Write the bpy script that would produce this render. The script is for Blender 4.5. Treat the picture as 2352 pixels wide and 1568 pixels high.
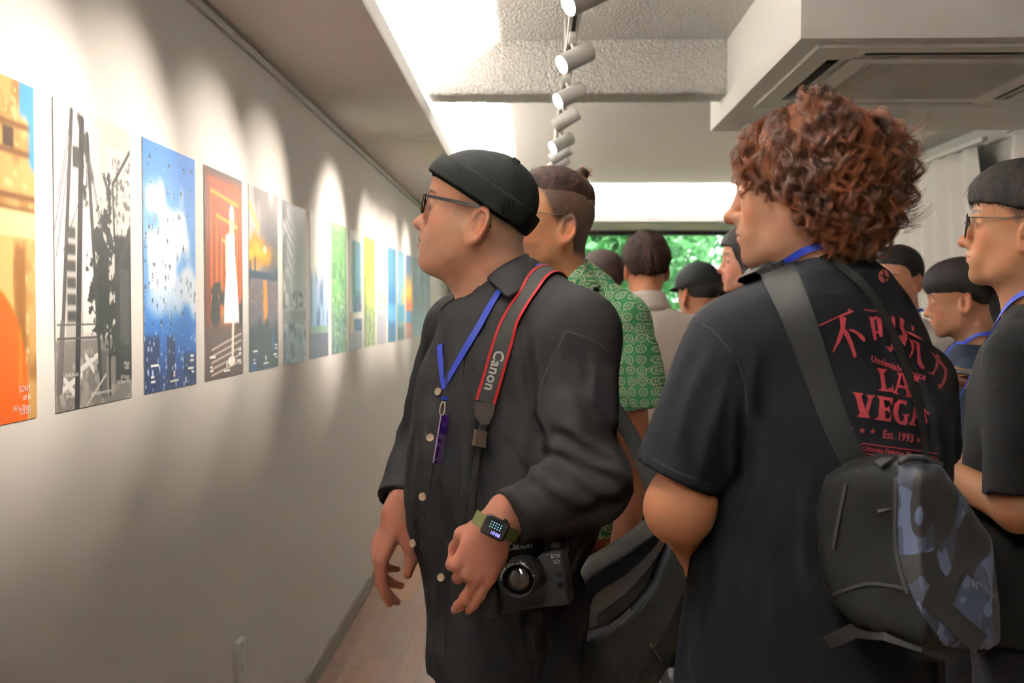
import bpy, bmesh, math, random
import numpy as np
from mathutils import Vector, Matrix, Euler
from mathutils.bvhtree import BVHTree

for o in list(bpy.data.objects): bpy.data.objects.remove(o)
SC = bpy.context.scene
COL = SC.collection
rnd = random.Random(7)
PI = math.pi
def R(a): return math.radians(a)

# ------------------------------------------------------------------ camera
FPX = 2520.0
CAM_H = 1.48
cam_d = bpy.data.cameras.new('camera'); cam = bpy.data.objects.new('camera', cam_d); COL.objects.link(cam)
cam_d.sensor_width = 36.0; cam_d.lens = 36.0*FPX/2352.0
cam.location = (0, 0, CAM_H)
cam.rotation_euler = (PI/2 - math.atan(69/FPX), 0, math.atan(52/FPX))
cam_d.clip_start = 0.05
cam_d.dof.use_dof = True; cam_d.dof.focus_distance = 2.05; cam_d.dof.aperture_fstop = 5.6
SC.camera = cam
CAM_R = np.array(cam.rotation_euler.to_matrix())
CAM_P = np.array([0, 0, CAM_H])

def raydir(px, py):
    d = CAM_R @ np.array([(px-1176.0)/FPX, -(py-784.0)/FPX, -1.0])
    return d
def at(px, py, Y):
    """point on the pixel's ray at the depth plane Y"""
    d = raydir(px, py); return CAM_P + d*(Y/d[1])
def at_x(px, py, X):
    d = raydir(px, py); return CAM_P + d*(X/d[0])
def at_z(px, py, Z):
    d = raydir(px, py); return CAM_P + d*((Z-CAM_H)/d[2])
def V(p): return Vector((float(p[0]), float(p[1]), float(p[2])))

# ------------------------------------------------------------------ view, world
SC.view_settings.view_transform = 'Standard'; SC.view_settings.look = 'None'
SC.view_settings.gamma = 1.0; SC.view_settings.use_curve_mapping = False
SC.view_settings.exposure = 1.45
W = bpy.data.worlds.new('world'); SC.world = W; W.use_nodes = True
wn = W.node_tree.nodes; wn.clear()
wo = wn.new('ShaderNodeOutputWorld'); wb = wn.new('ShaderNodeBackground')
sky = wn.new('ShaderNodeTexSky'); sky.sky_type = 'HOSEK_WILKIE'; sky.turbidity = 8; sky.ground_albedo = .35
sky.sun_direction = (-0.3, 0.5, 0.8)
mixw = wn.new('ShaderNodeMix'); mixw.data_type = 'RGBA'; mixw.inputs[0].default_value = .7
W.node_tree.links.new(sky.outputs[0], mixw.inputs[6]); mixw.inputs[7].default_value = (.95, .98, 1, 1)
W.node_tree.links.new(mixw.outputs[2], wb.inputs[0]); wb.inputs[1].default_value = 2.5
W.node_tree.links.new(wb.outputs[0], wo.inputs[0])

sun_d = bpy.data.lights.new('sun_offscreen', 'SUN'); sun_d.energy = 12; sun_d.angle = R(2); sun_d.color = (1, .96, .9)
sun_o = bpy.data.objects.new('sun_offscreen', sun_d); COL.objects.link(sun_o); sun_o.location = (12, 4, 12); sun_o.rotation_euler = Vector((-.75, .30, -.6)).to_track_quat('-Z', 'Y').to_euler()

# ------------------------------------------------------------------ materials
def srgb(*c):
    """0-255 sRGB to linear"""
    if len(c) == 1: c = c[0]
    return tuple(((v/255.0)/12.92 if v/255.0 <= .04045 else ((v/255.0+.055)/1.055)**2.4) for v in c[:3])
MATS = {}
class E:
    """a node socket with arithmetic"""
    def __init__(s, nt, sock): s.nt, s.s = nt, sock
    def _m(s, op, *a):
        n = s.nt.nodes.new('ShaderNodeMath'); n.operation = op
        for i, v in enumerate((s,)+a):
            if isinstance(v, E): s.nt.links.new(v.s, n.inputs[i])
            else: n.inputs[i].default_value = v
        return E(s.nt, n.outputs[0])
    def __add__(s, o): return s._m('ADD', o)
    def __sub__(s, o): return s._m('SUBTRACT', o)
    def __mul__(s, o): return s._m('MULTIPLY', o)
    def __truediv__(s, o): return s._m('DIVIDE', o)
    def __neg__(s): return s._m('MULTIPLY', -1.0)
    def min(s, o): return s._m('MINIMUM', o)
    def max(s, o): return s._m('MAXIMUM', o)
    def abs(s): return s._m('ABSOLUTE')
    def sin(s): return s._m('SINE')
    def cos(s): return s._m('COSINE')
    def sqrt(s): return s._m('SQRT')
    def floor(s): return s._m('FLOOR')
    def frac(s): return s._m('FRACT')
    def lt(s, o): return s._m('LESS_THAN', o)
    def gt(s, o): return s._m('GREATER_THAN', o)
    def atan2(s, o): return s._m('ARCTAN2', o)
    def pingpong(s, o): return s._m('PINGPONG', o)
    def step(s, a, b):
        n = s.nt.nodes.new('ShaderNodeMapRange'); n.interpolation_type = 'SMOOTHSTEP'
        s.nt.links.new(s.s, n.inputs[0]); n.inputs[1].default_value = a; n.inputs[2].default_value = b
        return E(s.nt, n.outputs[0])
def mixc(nt, f, a, b):
    n = nt.nodes.new('ShaderNodeMix'); n.data_type = 'RGBA'
    for i, v in ((0, f), (6, a), (7, b)):
        if isinstance(v, E): nt.links.new(v.s, n.inputs[i])
        elif isinstance(v, (tuple, list)): n.inputs[i].default_value = (*v[:3], 1)
        else: n.inputs[i].default_value = v
    return E(nt, n.outputs[2])
def new_mat(name):
    m = bpy.data.materials.new(name); m.use_nodes = True
    return m, m.node_tree, m.node_tree.nodes['Principled BSDF']
def noise_e(nt, scale, detail=3, rough=.5, dist=0, coord='Object', sc=(1, 1, 1)):
    tc = nt.nodes.new('ShaderNodeTexCoord'); mp = nt.nodes.new('ShaderNodeMapping'); n = nt.nodes.new('ShaderNodeTexNoise')
    mp.inputs['Scale'].default_value = sc
    nt.links.new(tc.outputs[coord], mp.inputs[0]); nt.links.new(mp.outputs[0], n.inputs['Vector'])
    n.inputs['Scale'].default_value = scale; n.inputs['Detail'].default_value = detail
    n.inputs['Roughness'].default_value = rough; n.inputs['Distortion'].default_value = dist
    return E(nt, n.outputs[0])
def bump(nt, bs, h, strength, dist):
    b = nt.nodes.new('ShaderNodeBump'); b.inputs['Strength'].default_value = strength; b.inputs['Distance'].default_value = dist
    nt.links.new(h.s, b.inputs['Height']); nt.links.new(b.outputs[0], bs.inputs['Normal'])
def mat(name, col, rough=.6, metal=0, spec=.5, nb=None, var=None, sheen=0, coat=0, emit=None, alpha=1, sss=0, trans=0):
    """nb=(scale,strength,dist) noise bump, var=(scale,amount) colour variation"""
    if name in MATS: return MATS[name]
    m, nt, b = new_mat(name)
    b.inputs['Base Color'].default_value = (*col[:3], 1); b.inputs['Roughness'].default_value = rough
    b.inputs['Metallic'].default_value = metal; b.inputs['Specular IOR Level'].default_value = spec
    if sheen: b.inputs['Sheen Weight'].default_value = sheen; b.inputs['Sheen Roughness'].default_value = .5
    if coat: b.inputs['Coat Weight'].default_value = coat; b.inputs['Coat Roughness'].default_value = .1
    if trans: b.inputs['Transmission Weight'].default_value = trans
    if alpha < 1: b.inputs['Alpha'].default_value = alpha
    if emit: b.inputs['Emission Color'].default_value = (*emit[:3], 1); b.inputs['Emission Strength'].default_value = emit[3]
    if nb: bump(nt, b, noise_e(nt, nb[0], 4, .6), nb[1], nb[2])
    if var:
        n = noise_e(nt, var[0], 4, .6).step(.3, .7)
        a = var[1]
        c = mixc(nt, n, tuple(v*(1-a) for v in col[:3]), tuple(min(1, v*(1+a)) for v in col[:3]))
        nt.links.new(c.s, b.inputs['Base Color'])
    MATS[name] = m; return m
def mat_attr(name, rough=.5, spec=.5, sss=0, nb=None, coat=0, sheen=0, attr='Col', sssr=(1, .3, .15)):
    """principled whose base colour is the mesh's own colour attribute"""
    if name in MATS: return MATS[name]
    m, nt, b = new_mat(name)
    a = nt.nodes.new('ShaderNodeAttribute'); a.attribute_name = attr
    nt.links.new(a.outputs['Color'], b.inputs['Base Color'])
    b.inputs['Roughness'].default_value = rough; b.inputs['Specular IOR Level'].default_value = spec
    if sss:
        b.inputs['Subsurface Weight'].default_value = sss; b.inputs['Subsurface Radius'].default_value = sssr
        b.inputs['Subsurface Scale'].default_value = .0025
    if coat: b.inputs['Coat Weight'].default_value = coat; b.inputs['Coat Roughness'].default_value = .15
    if sheen: b.inputs['Sheen Weight'].default_value = sheen
    if nb: bump(nt, b, noise_e(nt, nb[0], 4, .6), nb[1], nb[2])
    MATS[name] = m; return m

# ------------------------------------------------------------------ objects
def tag(o, label=None, cat=None, group=None, kind=None):
    if label: o['label'] = label
    if cat: o['category'] = cat
    if group: o['group'] = group
    if kind: o['kind'] = kind
    return o
def mesh_np(name, v, f, smooth=True):
    """v (n,3); f (m,3|4) array or list of lists"""
    me = bpy.data.meshes.new(name)
    v = np.asarray(v, np.float32)
    if isinstance(f, np.ndarray):
        k = f.shape[1]
        me.vertices.add(len(v)); me.vertices.foreach_set('co', v.ravel())
        me.loops.add(f.size); me.loops.foreach_set('vertex_index', f.astype(np.int32).ravel())
        me.polygons.add(len(f)); me.polygons.foreach_set('loop_start', np.arange(len(f), dtype=np.int32)*k)
        me.update(calc_edges=True)
    else:
        me.from_pydata([tuple(map(float, p)) for p in v], [], f); me.update()
    if smooth: me.polygons.foreach_set('use_smooth', np.ones(len(me.polygons), bool))
    return me
def link(name, me, m=None, parent=None):
    o = bpy.data.objects.new(name, me); COL.objects.link(o)
    if m is not None:
        me.materials.clear(); me.materials.append(m)
    if parent is not None:
        o.parent = parent
        o.matrix_parent_inverse = world_of(parent).inverted()
    return o
def world_of(o):
    m = o.matrix_basis.copy()
    p = o.parent
    if p is not None: m = world_of(p) @ o.matrix_parent_inverse @ m
    return m
def empty(name, loc, label, cat, group=None):
    o = bpy.data.objects.new(name, None); COL.objects.link(o); o.location = V(loc); o.empty_display_size = .05
    return tag(o, label, cat, group)
def setcol(me, c, name='Col'):
    a = me.color_attributes.new(name, 'FLOAT_COLOR', 'POINT')
    c = np.asarray(c, np.float32)
    if c.shape[1] == 3: c = np.concatenate([c, np.ones((len(c), 1), np.float32)], 1)
    a.data.foreach_set('color', np.ascontiguousarray(c).ravel())
class MB:
    """collects simple shapes into one mesh"""
    def __init__(s): s.bm = bmesh.new()
    def box(s, lo, hi, bev=0, rot=None, seg=2):
        lo = np.minimum(lo, hi), np.maximum(lo, hi)
        a, b = lo
        r = bmesh.ops.create_cube(s.bm, size=1)
        M = Matrix.Translation(V((a+b)/2)) @ (rot.to_4x4() if rot is not None else Matrix()) @ Matrix.Diagonal((*(b-a), 1))
        bmesh.ops.transform(s.bm, matrix=M, verts=r['verts'])
        if bev:
            es = list({e for v in r['verts'] for e in v.link_edges})
            bmesh.ops.bevel(s.bm, geom=es, offset=bev, segments=seg, affect='EDGES', profile=.5)
        return s
    def cyl(s, a, b, ra, rb=None, n=24, cap=True):
        a, b = V(a), V(b); rb = ra if rb is None else rb
        q = (b-a).to_track_quat('Z', 'Y').to_matrix().to_4x4()
        M = Matrix.Translation((a+b)/2) @ q
        bmesh.ops.create_cone(s.bm, cap_ends=cap, segments=n, radius1=ra, radius2=rb, depth=(b-a).length, matrix=M)
        return s
    def lathe(s, o, axis, prof, n=32):
        """prof list of (r, h) along axis from o"""
        q = V(axis).normalized().to_track_quat('Z', 'Y').to_matrix()
        rows = []
        for r, h in prof:
            rows.append([s.bm.verts.new(V(o)+q @ Vector((r*math.cos(2*PI*i/n), r*math.sin(2*PI*i/n), h))) for i in range(n)])
        for A, B in zip(rows, rows[1:]):
            for i in range(n): s.bm.faces.new((A[i], A[(i+1) % n], B[(i+1) % n], B[i]))
        return s
    def tube(s, pts, r, n=8, closed=False):
        pts = [V(p) for p in pts]; rows = []
        m = len(pts); rr = r if hasattr(r, '__len__') else [r]*m
        nrm = None
        for i, p in enumerate(pts):
            t = (pts[(i+1) % m if closed else min(i+1, m-1)] - pts[i-1 if (closed or i > 0) else 0]).normalized()
            if nrm is None: nrm = t.orthogonal().normalized()
            nrm = (nrm - t*nrm.dot(t)).normalized(); bn = t.cross(nrm)
            rows.append([s.bm.verts.new(p+(nrm*math.cos(2*PI*k/n)+bn*math.sin(2*PI*k/n))*rr[i]) for k in range(n)])
        pr = list(zip(rows, rows[1:]))
        if closed: pr.append((rows[-1], rows[0]))
        for A, B in pr:
            for k in range(n): s.bm.faces.new((A[k], A[(k+1) % n], B[(k+1) % n], B[k]))
        if not closed:
            s.bm.faces.new(rows[0][::-1]); s.bm.faces.new(rows[-1])
        return s
    def ribbon(s, pts, nrms, w, th, wdir=None):
        """flat band through pts lying on normals; th thickness; w width or list"""
        pts = [V(p) for p in pts]; nrms = [V(n).normalized() for n in nrms]; rows = []
        m = len(pts); ww = w if hasattr(w, '__len__') else [w]*m
        for i, p in enumerate(pts):
            t = (pts[min(i+1, m-1)]-pts[max(i-1, 0)]).normalized()
            sd = t.cross(nrms[i]).normalized(); n = nrms[i]
            rows.append([s.bm.verts.new(p+sd*(a*ww[i]/2)+n*(b*th)) for a, b in ((-1, 0), (-1, 1), (1, 1), (1, 0))])
        for A, B in zip(rows, rows[1:]):
            for k in range(4): s.bm.faces.new((A[k], A[(k+1) % 4], B[(k+1) % 4], B[k]))
        s.bm.faces.new(rows[0][::-1]); s.bm.faces.new(rows[-1])
        return s
    def quad(s, *p):
        s.bm.faces.new([s.bm.verts.new(V(q)) for q in p]); return s
    def build(s, name, m=None, parent=None, smooth=False, angle=None):
        bmesh.ops.recalc_face_normals(s.bm, faces=s.bm.faces)
        me = bpy.data.meshes.new(name); s.bm.to_mesh(me); s.bm.free()
        if smooth:
            me.polygons.foreach_set('use_smooth', np.ones(len(me.polygons), bool))
            if angle: me.set_sharp_from_angle(angle=R(angle))
        return link(name, me, m, parent)
def dense(pts, step=.012):
    pts = [V(p) for p in pts]; out = []
    for a, b in zip(pts, pts[1:]):
        k = max(1, int((b-a).length/step))
        out += [a.lerp(b, i/k) for i in range(k)]
    return out+[pts[-1]]
def drape(pts, nrms, trees, off=.003, it=3, grip=0.0):
    """moves a band's points out of the bodies it lies on (and within grip of them down onto them)"""
    P = [V(p) for p in pts]; N = [V(n).normalized() for n in nrms]
    for _ in range(it):
        for i, p in enumerate(P):
            for t in trees:
                co, n, k, d = t.find_nearest(p, .25)
                if co is None: continue
                s = d if (p-co).dot(n) >= 0 else -d
                if s < off or (s < grip): P[i] = p = co+n*off; N[i] = n.copy()
        P = [P[0]]+[(P[i-1]+P[i]*2+P[i+1])/4 for i in range(1, len(P)-1)]+[P[-1]] if _ < it-1 else P
    N = [sum((N[j] for j in range(max(0, i-2), min(len(N), i+3))), Vector()).normalized() for i in range(len(N))]
    return P, N
def bvh_of(o):
    me = o.data; n = len(me.vertices); v = np.empty(n*3, np.float32); me.vertices.foreach_get('co', v)
    M = world_of(o)
    vs = [M @ Vector(map(float, p)) for p in v.reshape(-1, 3)]
    return BVHTree.FromPolygons(vs, [tuple(p.vertices) for p in me.polygons])
def hit(b, px, py, off=0.0):
    """where the pixel's line of sight meets a surface"""
    d = V(raydir(px, py)).normalized()
    r = b.ray_cast(V(CAM_P), d)
    if r[0] is None: return None, None
    n = r[1] if r[1].dot(d) < 0 else -r[1]
    return r[0]+n*off, n

# ------------------------------------------------------------------ signed distance modelling
def A3(*p): return np.array(p, np.float32)
def L(p): return np.sqrt((p*p).sum(-1))
def cap(p, a, b, ra, rb=None):
    a = np.asarray(a, np.float32); b = np.asarray(b, np.float32); rb = ra if rb is None else rb
    ba = b-a; pa = p-a
    h = np.clip((pa@ba)/max(float(ba@ba), 1e-9), 0, 1)
    return L(pa-h[:, None]*ba) - (ra+(rb-ra)*h)
def ell(p, c, r, M=None):
    q = p-np.asarray(c, np.float32); r = np.asarray(r, np.float32)
    if M is not None: q = q@M
    k0 = L(q/r); k1 = L(q/(r*r))
    return k0*(k0-1)/np.maximum(k1, 1e-6)
def sph(p, c, r): return L(p-np.asarray(c, np.float32))-r
def rbox(p, c, h, r, M=None):
    q = p-np.asarray(c, np.float32)
    if M is not None: q = q@M
    q = np.abs(q)-(np.asarray(h, np.float32)-r)
    return L(np.maximum(q, 0))+np.minimum(q.max(-1), 0)-r
def su(a, b, k):
    h = np.clip(.5+.5*(b-a)/k, 0, 1); return b+(a-b)*h-k*h*(1-h)
def ss(a, b, k):
    """a minus b"""
    return -su(-a, b, k)
def si(a, b, k): return -su(-a, -b, k)
def chain(p, pts, rs, k=.01):
    d = None
    for (a, b, ra, rb) in zip(pts, pts[1:], rs, rs[1:]):
        c = cap(p, a, b, ra, rb); d = c if d is None else su(d, c, k)
    return d
def joined(P, d, c, r, f, k):
    """smooth union with f, worked out only near its centre"""
    m = L(P-np.asarray(c, np.float32)) < r
    if m.any(): d = d.copy(); d[m] = su(d[m], f(P[m]), k)
    return d
def densen(pts, nrms, step=.012):
    P, N = [], []
    for a, b, m, n in zip(pts, pts[1:], nrms, nrms[1:]):
        a, b, m, n = V(a), V(b), V(m), V(n); k = max(1, int((b-a).length/step))
        for i in range(k): P.append(a.lerp(b, i/k)); N.append(m.lerp(n, i/k).normalized())
    return P+[V(pts[-1])], N+[V(nrms[-1]).normalized()]
def loft(p, keys, n=2.0):
    """stacked ellipses: keys of (z, cx, cy, a, b), any order"""
    K = np.array(sorted(keys), np.float32); z = p[:, 2]
    zz = np.clip(z, K[0, 0], K[-1, 0])
    cx, cy, a, b = (np.interp(zz, K[:, 0], K[:, i]) for i in (1, 2, 3, 4))
    u = np.abs(p[:, 0]-cx)/a; w = np.abs(p[:, 1]-cy)/b
    k = (u**n+w**n)**(1/n)
    d = (k-1)*np.minimum(a, b)
    dz = np.maximum(K[0, 0]-z, z-K[-1, 0])
    return np.where(dz > 0, np.sqrt(np.maximum(d, 0)**2+dz**2), np.maximum(d, dz))
_h = np.random.RandomState(3).rand(64, 64, 64).astype(np.float32)
def vnoise(p, s=1.0, o=0.0):
    q = p*s+o+100.; i = np.floor(q).astype(np.int32); f = (q-i).astype(np.float32); f = f*f*(3-2*f); i &= 63; j = (i+1) & 63
    r = 0
    for a in (0, 1):
        for b in (0, 1):
            for c in (0, 1):
                w = (f[:, 0] if a else 1-f[:, 0])*(f[:, 1] if b else 1-f[:, 1])*(f[:, 2] if c else 1-f[:, 2])
                r = r+w*_h[(j if a else i)[:, 0], (j if b else i)[:, 1], (j if c else i)[:, 2]]
    return r-.5
_E12 = [(0,1),(0,2),(0,4),(1,3),(1,5),(2,3),(2,6),(3,7),(4,5),(4,6),(5,7),(6,7)]
def surf(f, lo, hi, vox, bs=8):
    """mesh of f = 0 by surface nets, evaluated only in blocks near the surface"""
    lo = np.asarray(lo, np.float32); hi = np.asarray(hi, np.float32)
    nb = np.maximum(1, np.ceil((hi-lo)/(vox*bs)).astype(int)); n = nb*bs
    g = np.stack(np.meshgrid(*[np.arange(k) for k in nb], indexing='ij'), -1).reshape(-1, 3)
    cen = lo+(g*bs+(bs-1)/2)*vox
    dc = f(cen.astype(np.float32))
    act = np.abs(dc) < (bs*vox*.87)*1.35+2*vox
    D = np.repeat(np.repeat(np.repeat(np.where(dc < 0, -1e3, 1e3).reshape(nb).astype(np.float32), bs, 0), bs, 1), bs, 2)
    loc = np.stack(np.meshgrid(*[np.arange(bs)]*3, indexing='ij'), -1).reshape(-1, 3)
    ga = g[act]*bs
    for c in range(0, len(ga), 700):
        idx = (ga[c:c+700, None, :]+loc[None]).reshape(-1, 3)
        D[idx[:, 0], idx[:, 1], idx[:, 2]] = f((lo+idx*vox).astype(np.float32))
    S = D < 0
    c = np.zeros((n[0]-1, n[1]-1, n[2]-1), np.uint8)
    for a in (0, 1):
        for b in (0, 1):
            for d in (0, 1): c += S[a:n[0]-1+a, b:n[1]-1+b, d:n[2]-1+d]
    I = np.argwhere((c > 0) & (c < 8))
    off = np.array([(a, b, d) for a in (0, 1) for b in (0, 1) for d in (0, 1)])
    vals = np.stack([D[I[:, 0]+o[0], I[:, 1]+o[1], I[:, 2]+o[2]] for o in off], 1)
    pos = np.zeros((len(I), 3), np.float32); cnt = np.zeros(len(I), np.float32)
    for (i, j) in _E12:
        x = (vals[:, i] < 0) != (vals[:, j] < 0)
        t = np.where(x, vals[:, i]/np.where(x, vals[:, i]-vals[:, j], 1), 0).clip(0, 1)
        pos += np.where(x[:, None], off[i]+t[:, None]*(off[j]-off[i]), 0); cnt += x
    v = lo+(I+pos/np.maximum(cnt, 1)[:, None])*vox
    idm = np.full(c.shape, -1, np.int32); idm[I[:, 0], I[:, 1], I[:, 2]] = np.arange(len(I))
    Q = []
    for ax in range(3):
        u, w = (ax+1) % 3, (ax+2) % 3
        sl0 = [slice(1, None)]*3; sl1 = [slice(1, None)]*3
        sl0[ax] = slice(0, -1); sl1[ax] = slice(1, None)
        a, b = S[tuple(sl0)], S[tuple(sl1)]
        e = np.argwhere(a != b)
        if not len(e): continue
        o = np.ones(3, int); o[ax] = 0
        e = e+o
        e = e[(e[:, u] < n[u]-1) & (e[:, w] < n[w]-1)]
        ins = S[e[:, 0], e[:, 1], e[:, 2]]
        def cell(du, dw):
            k = e.copy(); k[:, u] -= du; k[:, w] -= dw; return idm[k[:, 0], k[:, 1], k[:, 2]]
        q = np.stack([cell(1, 1), cell(0, 1), cell(0, 0), cell(1, 0)], 1)
        q[~ins] = q[~ins][:, ::-1]
        Q.append(q)
    Q = np.concatenate(Q); Q = Q[(Q >= 0).all(1)]
    return v, Q
def solid(name, f, lo, hi, vox, m, parent=None, colf=None, warp=None):
    v, q = surf(f, lo, hi, vox)
    me = mesh_np(name, v, q)
    if colf is not None: setcol(me, colf(v))
    return link(name, me, m, parent)
def solid_multi(name, f, boxes, m, parent=None, colf=None):
    """one mesh from several boxes of different fineness"""
    V_, Q_, n = [], [], 0
    for lo, hi, vox in boxes:
        v, q = surf(f, lo, hi, vox); V_.append(v); Q_.append(q+n); n += len(v)
    v = np.concatenate(V_); me = mesh_np(name, v, np.concatenate(Q_))
    if colf is not None: setcol(me, colf(v))
    return link(name, me, m, parent)
def px_of(P):
    q = (P-CAM_P) @ CAM_R; return 1176+FPX*q[:, 0]/-q[:, 2], 784-FPX*q[:, 1]/-q[:, 2]
def creases(P, lines, ymax, amp=.006, w=16.0):
    """cloth creases: each line (x0,y0,x1,y1[,gain]) makes a ridge beside a valley on the side facing the room's front"""
    x, y = px_of(P); d = np.zeros(len(P), np.float32)
    for ln in lines:
        x0, y0, x1, y1 = ln[:4]; g = ln[4] if len(ln) > 4 else 1.0
        ex, ey = x1-x0, y1-y0; n = math.hypot(ex, ey); t = ((x-x0)*ex+(y-y0)*ey)/(n*n)
        s = ((x-x0)*-ey+(y-y0)*ex)/n+6*np.sin(t*5+x0)
        d += g*(s/w)*np.exp(-(s/w)**2)*np.exp(-np.maximum(np.abs(t-.5)-.35, 0)**2/.02)
    return d*amp*1.6*(P[:, 1] < ymax)
def rotz(a): 
    c, s = math.cos(a), math.sin(a); return np.array([[c, -s, 0], [s, c, 0], [0, 0, 1]], np.float32)
def roty(a):
    c, s = math.cos(a), math.sin(a); return np.array([[c, 0, s], [0, 1, 0], [-s, 0, c]], np.float32)
def rotx(a):
    c, s = math.cos(a), math.sin(a); return np.array([[1, 0, 0], [0, c, -s], [0, s, c]], np.float32)
def text_geo(s, size=1.0, align='CENTER', spacing=1.0, bold=0.0):
    """flat letter outlines of the built-in font: verts (n,2), faces"""
    c = bpy.data.curves.new('t', 'FONT'); c.body = s; c.size = size; c.align_x = align; c.space_character = spacing; c.offset = bold
    c.resolution_u = 3
    o = bpy.data.objects.new('t', c); COL.objects.link(o)
    dg = bpy.context.evaluated_depsgraph_get(); me = bpy.data.meshes.new_from_object(o.evaluated_get(dg))
    v = np.array([x.co[:2] for x in me.vertices], np.float64).reshape(-1, 2); f = [tuple(p.vertices) for p in me.polygons]
    bpy.data.objects.remove(o); bpy.data.curves.remove(c); bpy.data.meshes.remove(me)
    return v, f
def sm(a, b, x): t = np.clip((x-a)/(b-a), 0, 1); return t*t*(3-2*t)
def lin(c): return np.where(c <= .04045, c/12.92, ((c+.055)/1.055)**2.4)
# ================================================================== room
WX, RX, BY, FY = -.88, 2.75, 11.17, -2.6      # left wall, right wall, window wall, street front
ZS, ZL, ZC, ZB = 2.30, 2.371, 2.61, 2.389     # soffit, cove lip, ceiling, beam underside
SX = -.456                                    # soffit edge
M_WALL = mat('wall_paint', (.72, .685, .655), .75, nb=(14, .12, .004))
M_SOF = mat('soffit_paint', (.76, .715, .68), .8)
M_CEIL = mat('ceiling_paint', (.90, .89, .87), .8)
M_GREY = mat('grey_wall_paint', (.42, .42, .40), .8)
def mat_popcorn():
    m, nt, b = new_mat('spray_plaster')
    n = noise_e(nt, 85, 3, .6); n2 = noise_e(nt, 34, 2, .5)
    h = n.step(.35, .7)+n2*.5
    c = mixc(nt, n.step(.3, .62), (.72, .69, .64), (.90, .88, .84)); nt.links.new(c.s, b.inputs['Base Color'])
    b.inputs['Roughness'].default_value = .9
    bump(nt, b, h, .9, .012); return m
M_POP = mat_popcorn()
def struct(name, lo, hi, m, **k):
    o = MB().box(A3(*lo), A3(*hi)).build(name, m); tag(o, kind='structure'); return o
struct('wall_left', (WX-.15, FY, -.05), (WX, BY+.15, 2.9), M_WALL)
struct('wall_right', (RX, FY, -.05), (RX+.15, BY+.15, 2.9), M_GREY)
struct('ceiling', (WX, FY, ZC), (RX, 4.62, ZC+.1), M_POP)
c2 = struct('ceiling_rear', (WX, 4.81, ZC), (RX, BY, ZC+.1), M_CEIL); c2.name = 'ceiling_back'
# plaster beam with a slightly uneven sprayed surface
def beam():
    nx, prof = 150, [(4.61, ZC+.02), (4.61, 2.53), (4.61, 2.46), (4.61, ZB+.012), (4.62, ZB), (4.68, ZB), (4.75, ZB), (4.81, ZB), (4.82, ZB+.012), (4.82, ZC+.02)]
    v = []
    for i in range(nx+1):
        x = SX-.3+(0.8-SX+.32)*i/nx
        for (y, z) in prof:
            v.append((x, y+rnd.uniform(-.002, .002), z+rnd.uniform(-.0025, .0025)))
    k = len(prof); f = [(i*k+j, i*k+j+1, (i+1)*k+j+1, (i+1)*k+j) for i in range(nx) for j in range(k-1)]
    o = link('ceiling_beam', mesh_np('ceiling_beam', v, f), M_POP); tag(o, kind='structure')
    o.data.set_sharp_from_angle(angle=R(50)); return o
beam()
# left soffit and its cove lip
struct('ceiling_soffit_left', (WX, FY, ZS), (SX, BY, ZS+.014), M_SOF)
struct('trim_1', (SX-.022, FY, ZS+.001), (SX, 10.23, ZL), M_CEIL)
struct('ceiling_soffit_back', (SX, 10.23, ZS), (RX, BY, ZS+.014), M_SOF)
struct('trim_2', (SX-.022, 10.23, ZS+.001), (RX, 10.252, ZL), M_CEIL)
# shadow gap and hanging rail where wall meets soffit
struct('trim_3', (WX, FY, ZS-.034), (WX+.014, BY, ZS-.012), mat('rail_alu', (.55, .53, .50), .45, .3))
struct('trim_4', (WX, FY, ZS-.012), (WX+.0015, BY, ZS), MATS['rail_alu'])
# bulkhead for the air conditioner
bk_ = MB(); ox0, oy0, ox1, oy1, zt = .93, 3.465, 1.805, 4.335, ZS+.16
bk_.box(A3(.8, 3.34, zt), A3(RX, 5.04, ZC+.02))
for lo_b, hi_b in (((.8, 3.34), (RX, oy0)), ((.8, oy1), (RX, 5.04)), ((.8, oy0), (ox0, oy1)), ((ox1, oy0), (RX, oy1))): bk_.box(A3(*lo_b, ZS), A3(*hi_b, zt))
tag(bk_.build('ceiling_bulkhead', M_CEIL), kind='structure')
# baseboard
struct('baseboard_left', (WX, 1.0, 0), (WX+.012, BY, .075), mat('baseboard_grey', (.16, .125, .10), .6))
struct('baseboard_back', (WX, BY-.012, 0), (RX, BY, .075), MATS['baseboard_grey'])
# window wall
WXL, WXR, WZ0, WZ1 = -.55, 2.45, .75, ZS
struct('wall_back', (WX, BY, -.05), (WXL, BY+.15, 2.9), M_WALL)
struct('wall_back_right', (WXR, BY, -.05), (RX, BY+.15, 2.9), M_WALL).name = 'wall_back_side'
struct('wall_back_sill', (WXL, BY, -.05), (WXR, BY+.15, WZ0), M_WALL)
struct('wall_back_head', (WXL, BY, WZ1), (WXR, BY+.15, 2.9), M_WALL)
M_FRAME = mat('window_frame_black', (.012, .014, .016), .4)
win = empty('window_1', (0, BY+.06, WZ0), None, None); tag(win, kind='structure')
for n, lo, hi in (('frame_head', (WXL, BY+.01, WZ1-.05), (WXR, BY+.09, WZ1)), ('frame_sill', (WXL, BY+.01, WZ0), (WXR, BY+.09, WZ0+.05)),
                  ('frame_jamb', (WXL, BY+.01, WZ0+.05), (WXL+.05, BY+.09, WZ1-.05)), ('frame_jamb', (WXR-.05, BY+.01, WZ0+.05), (WXR, BY+.09, WZ1-.05))):
    MB().box(A3(*lo), A3(*hi)).build(n, M_FRAME, win)
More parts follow.
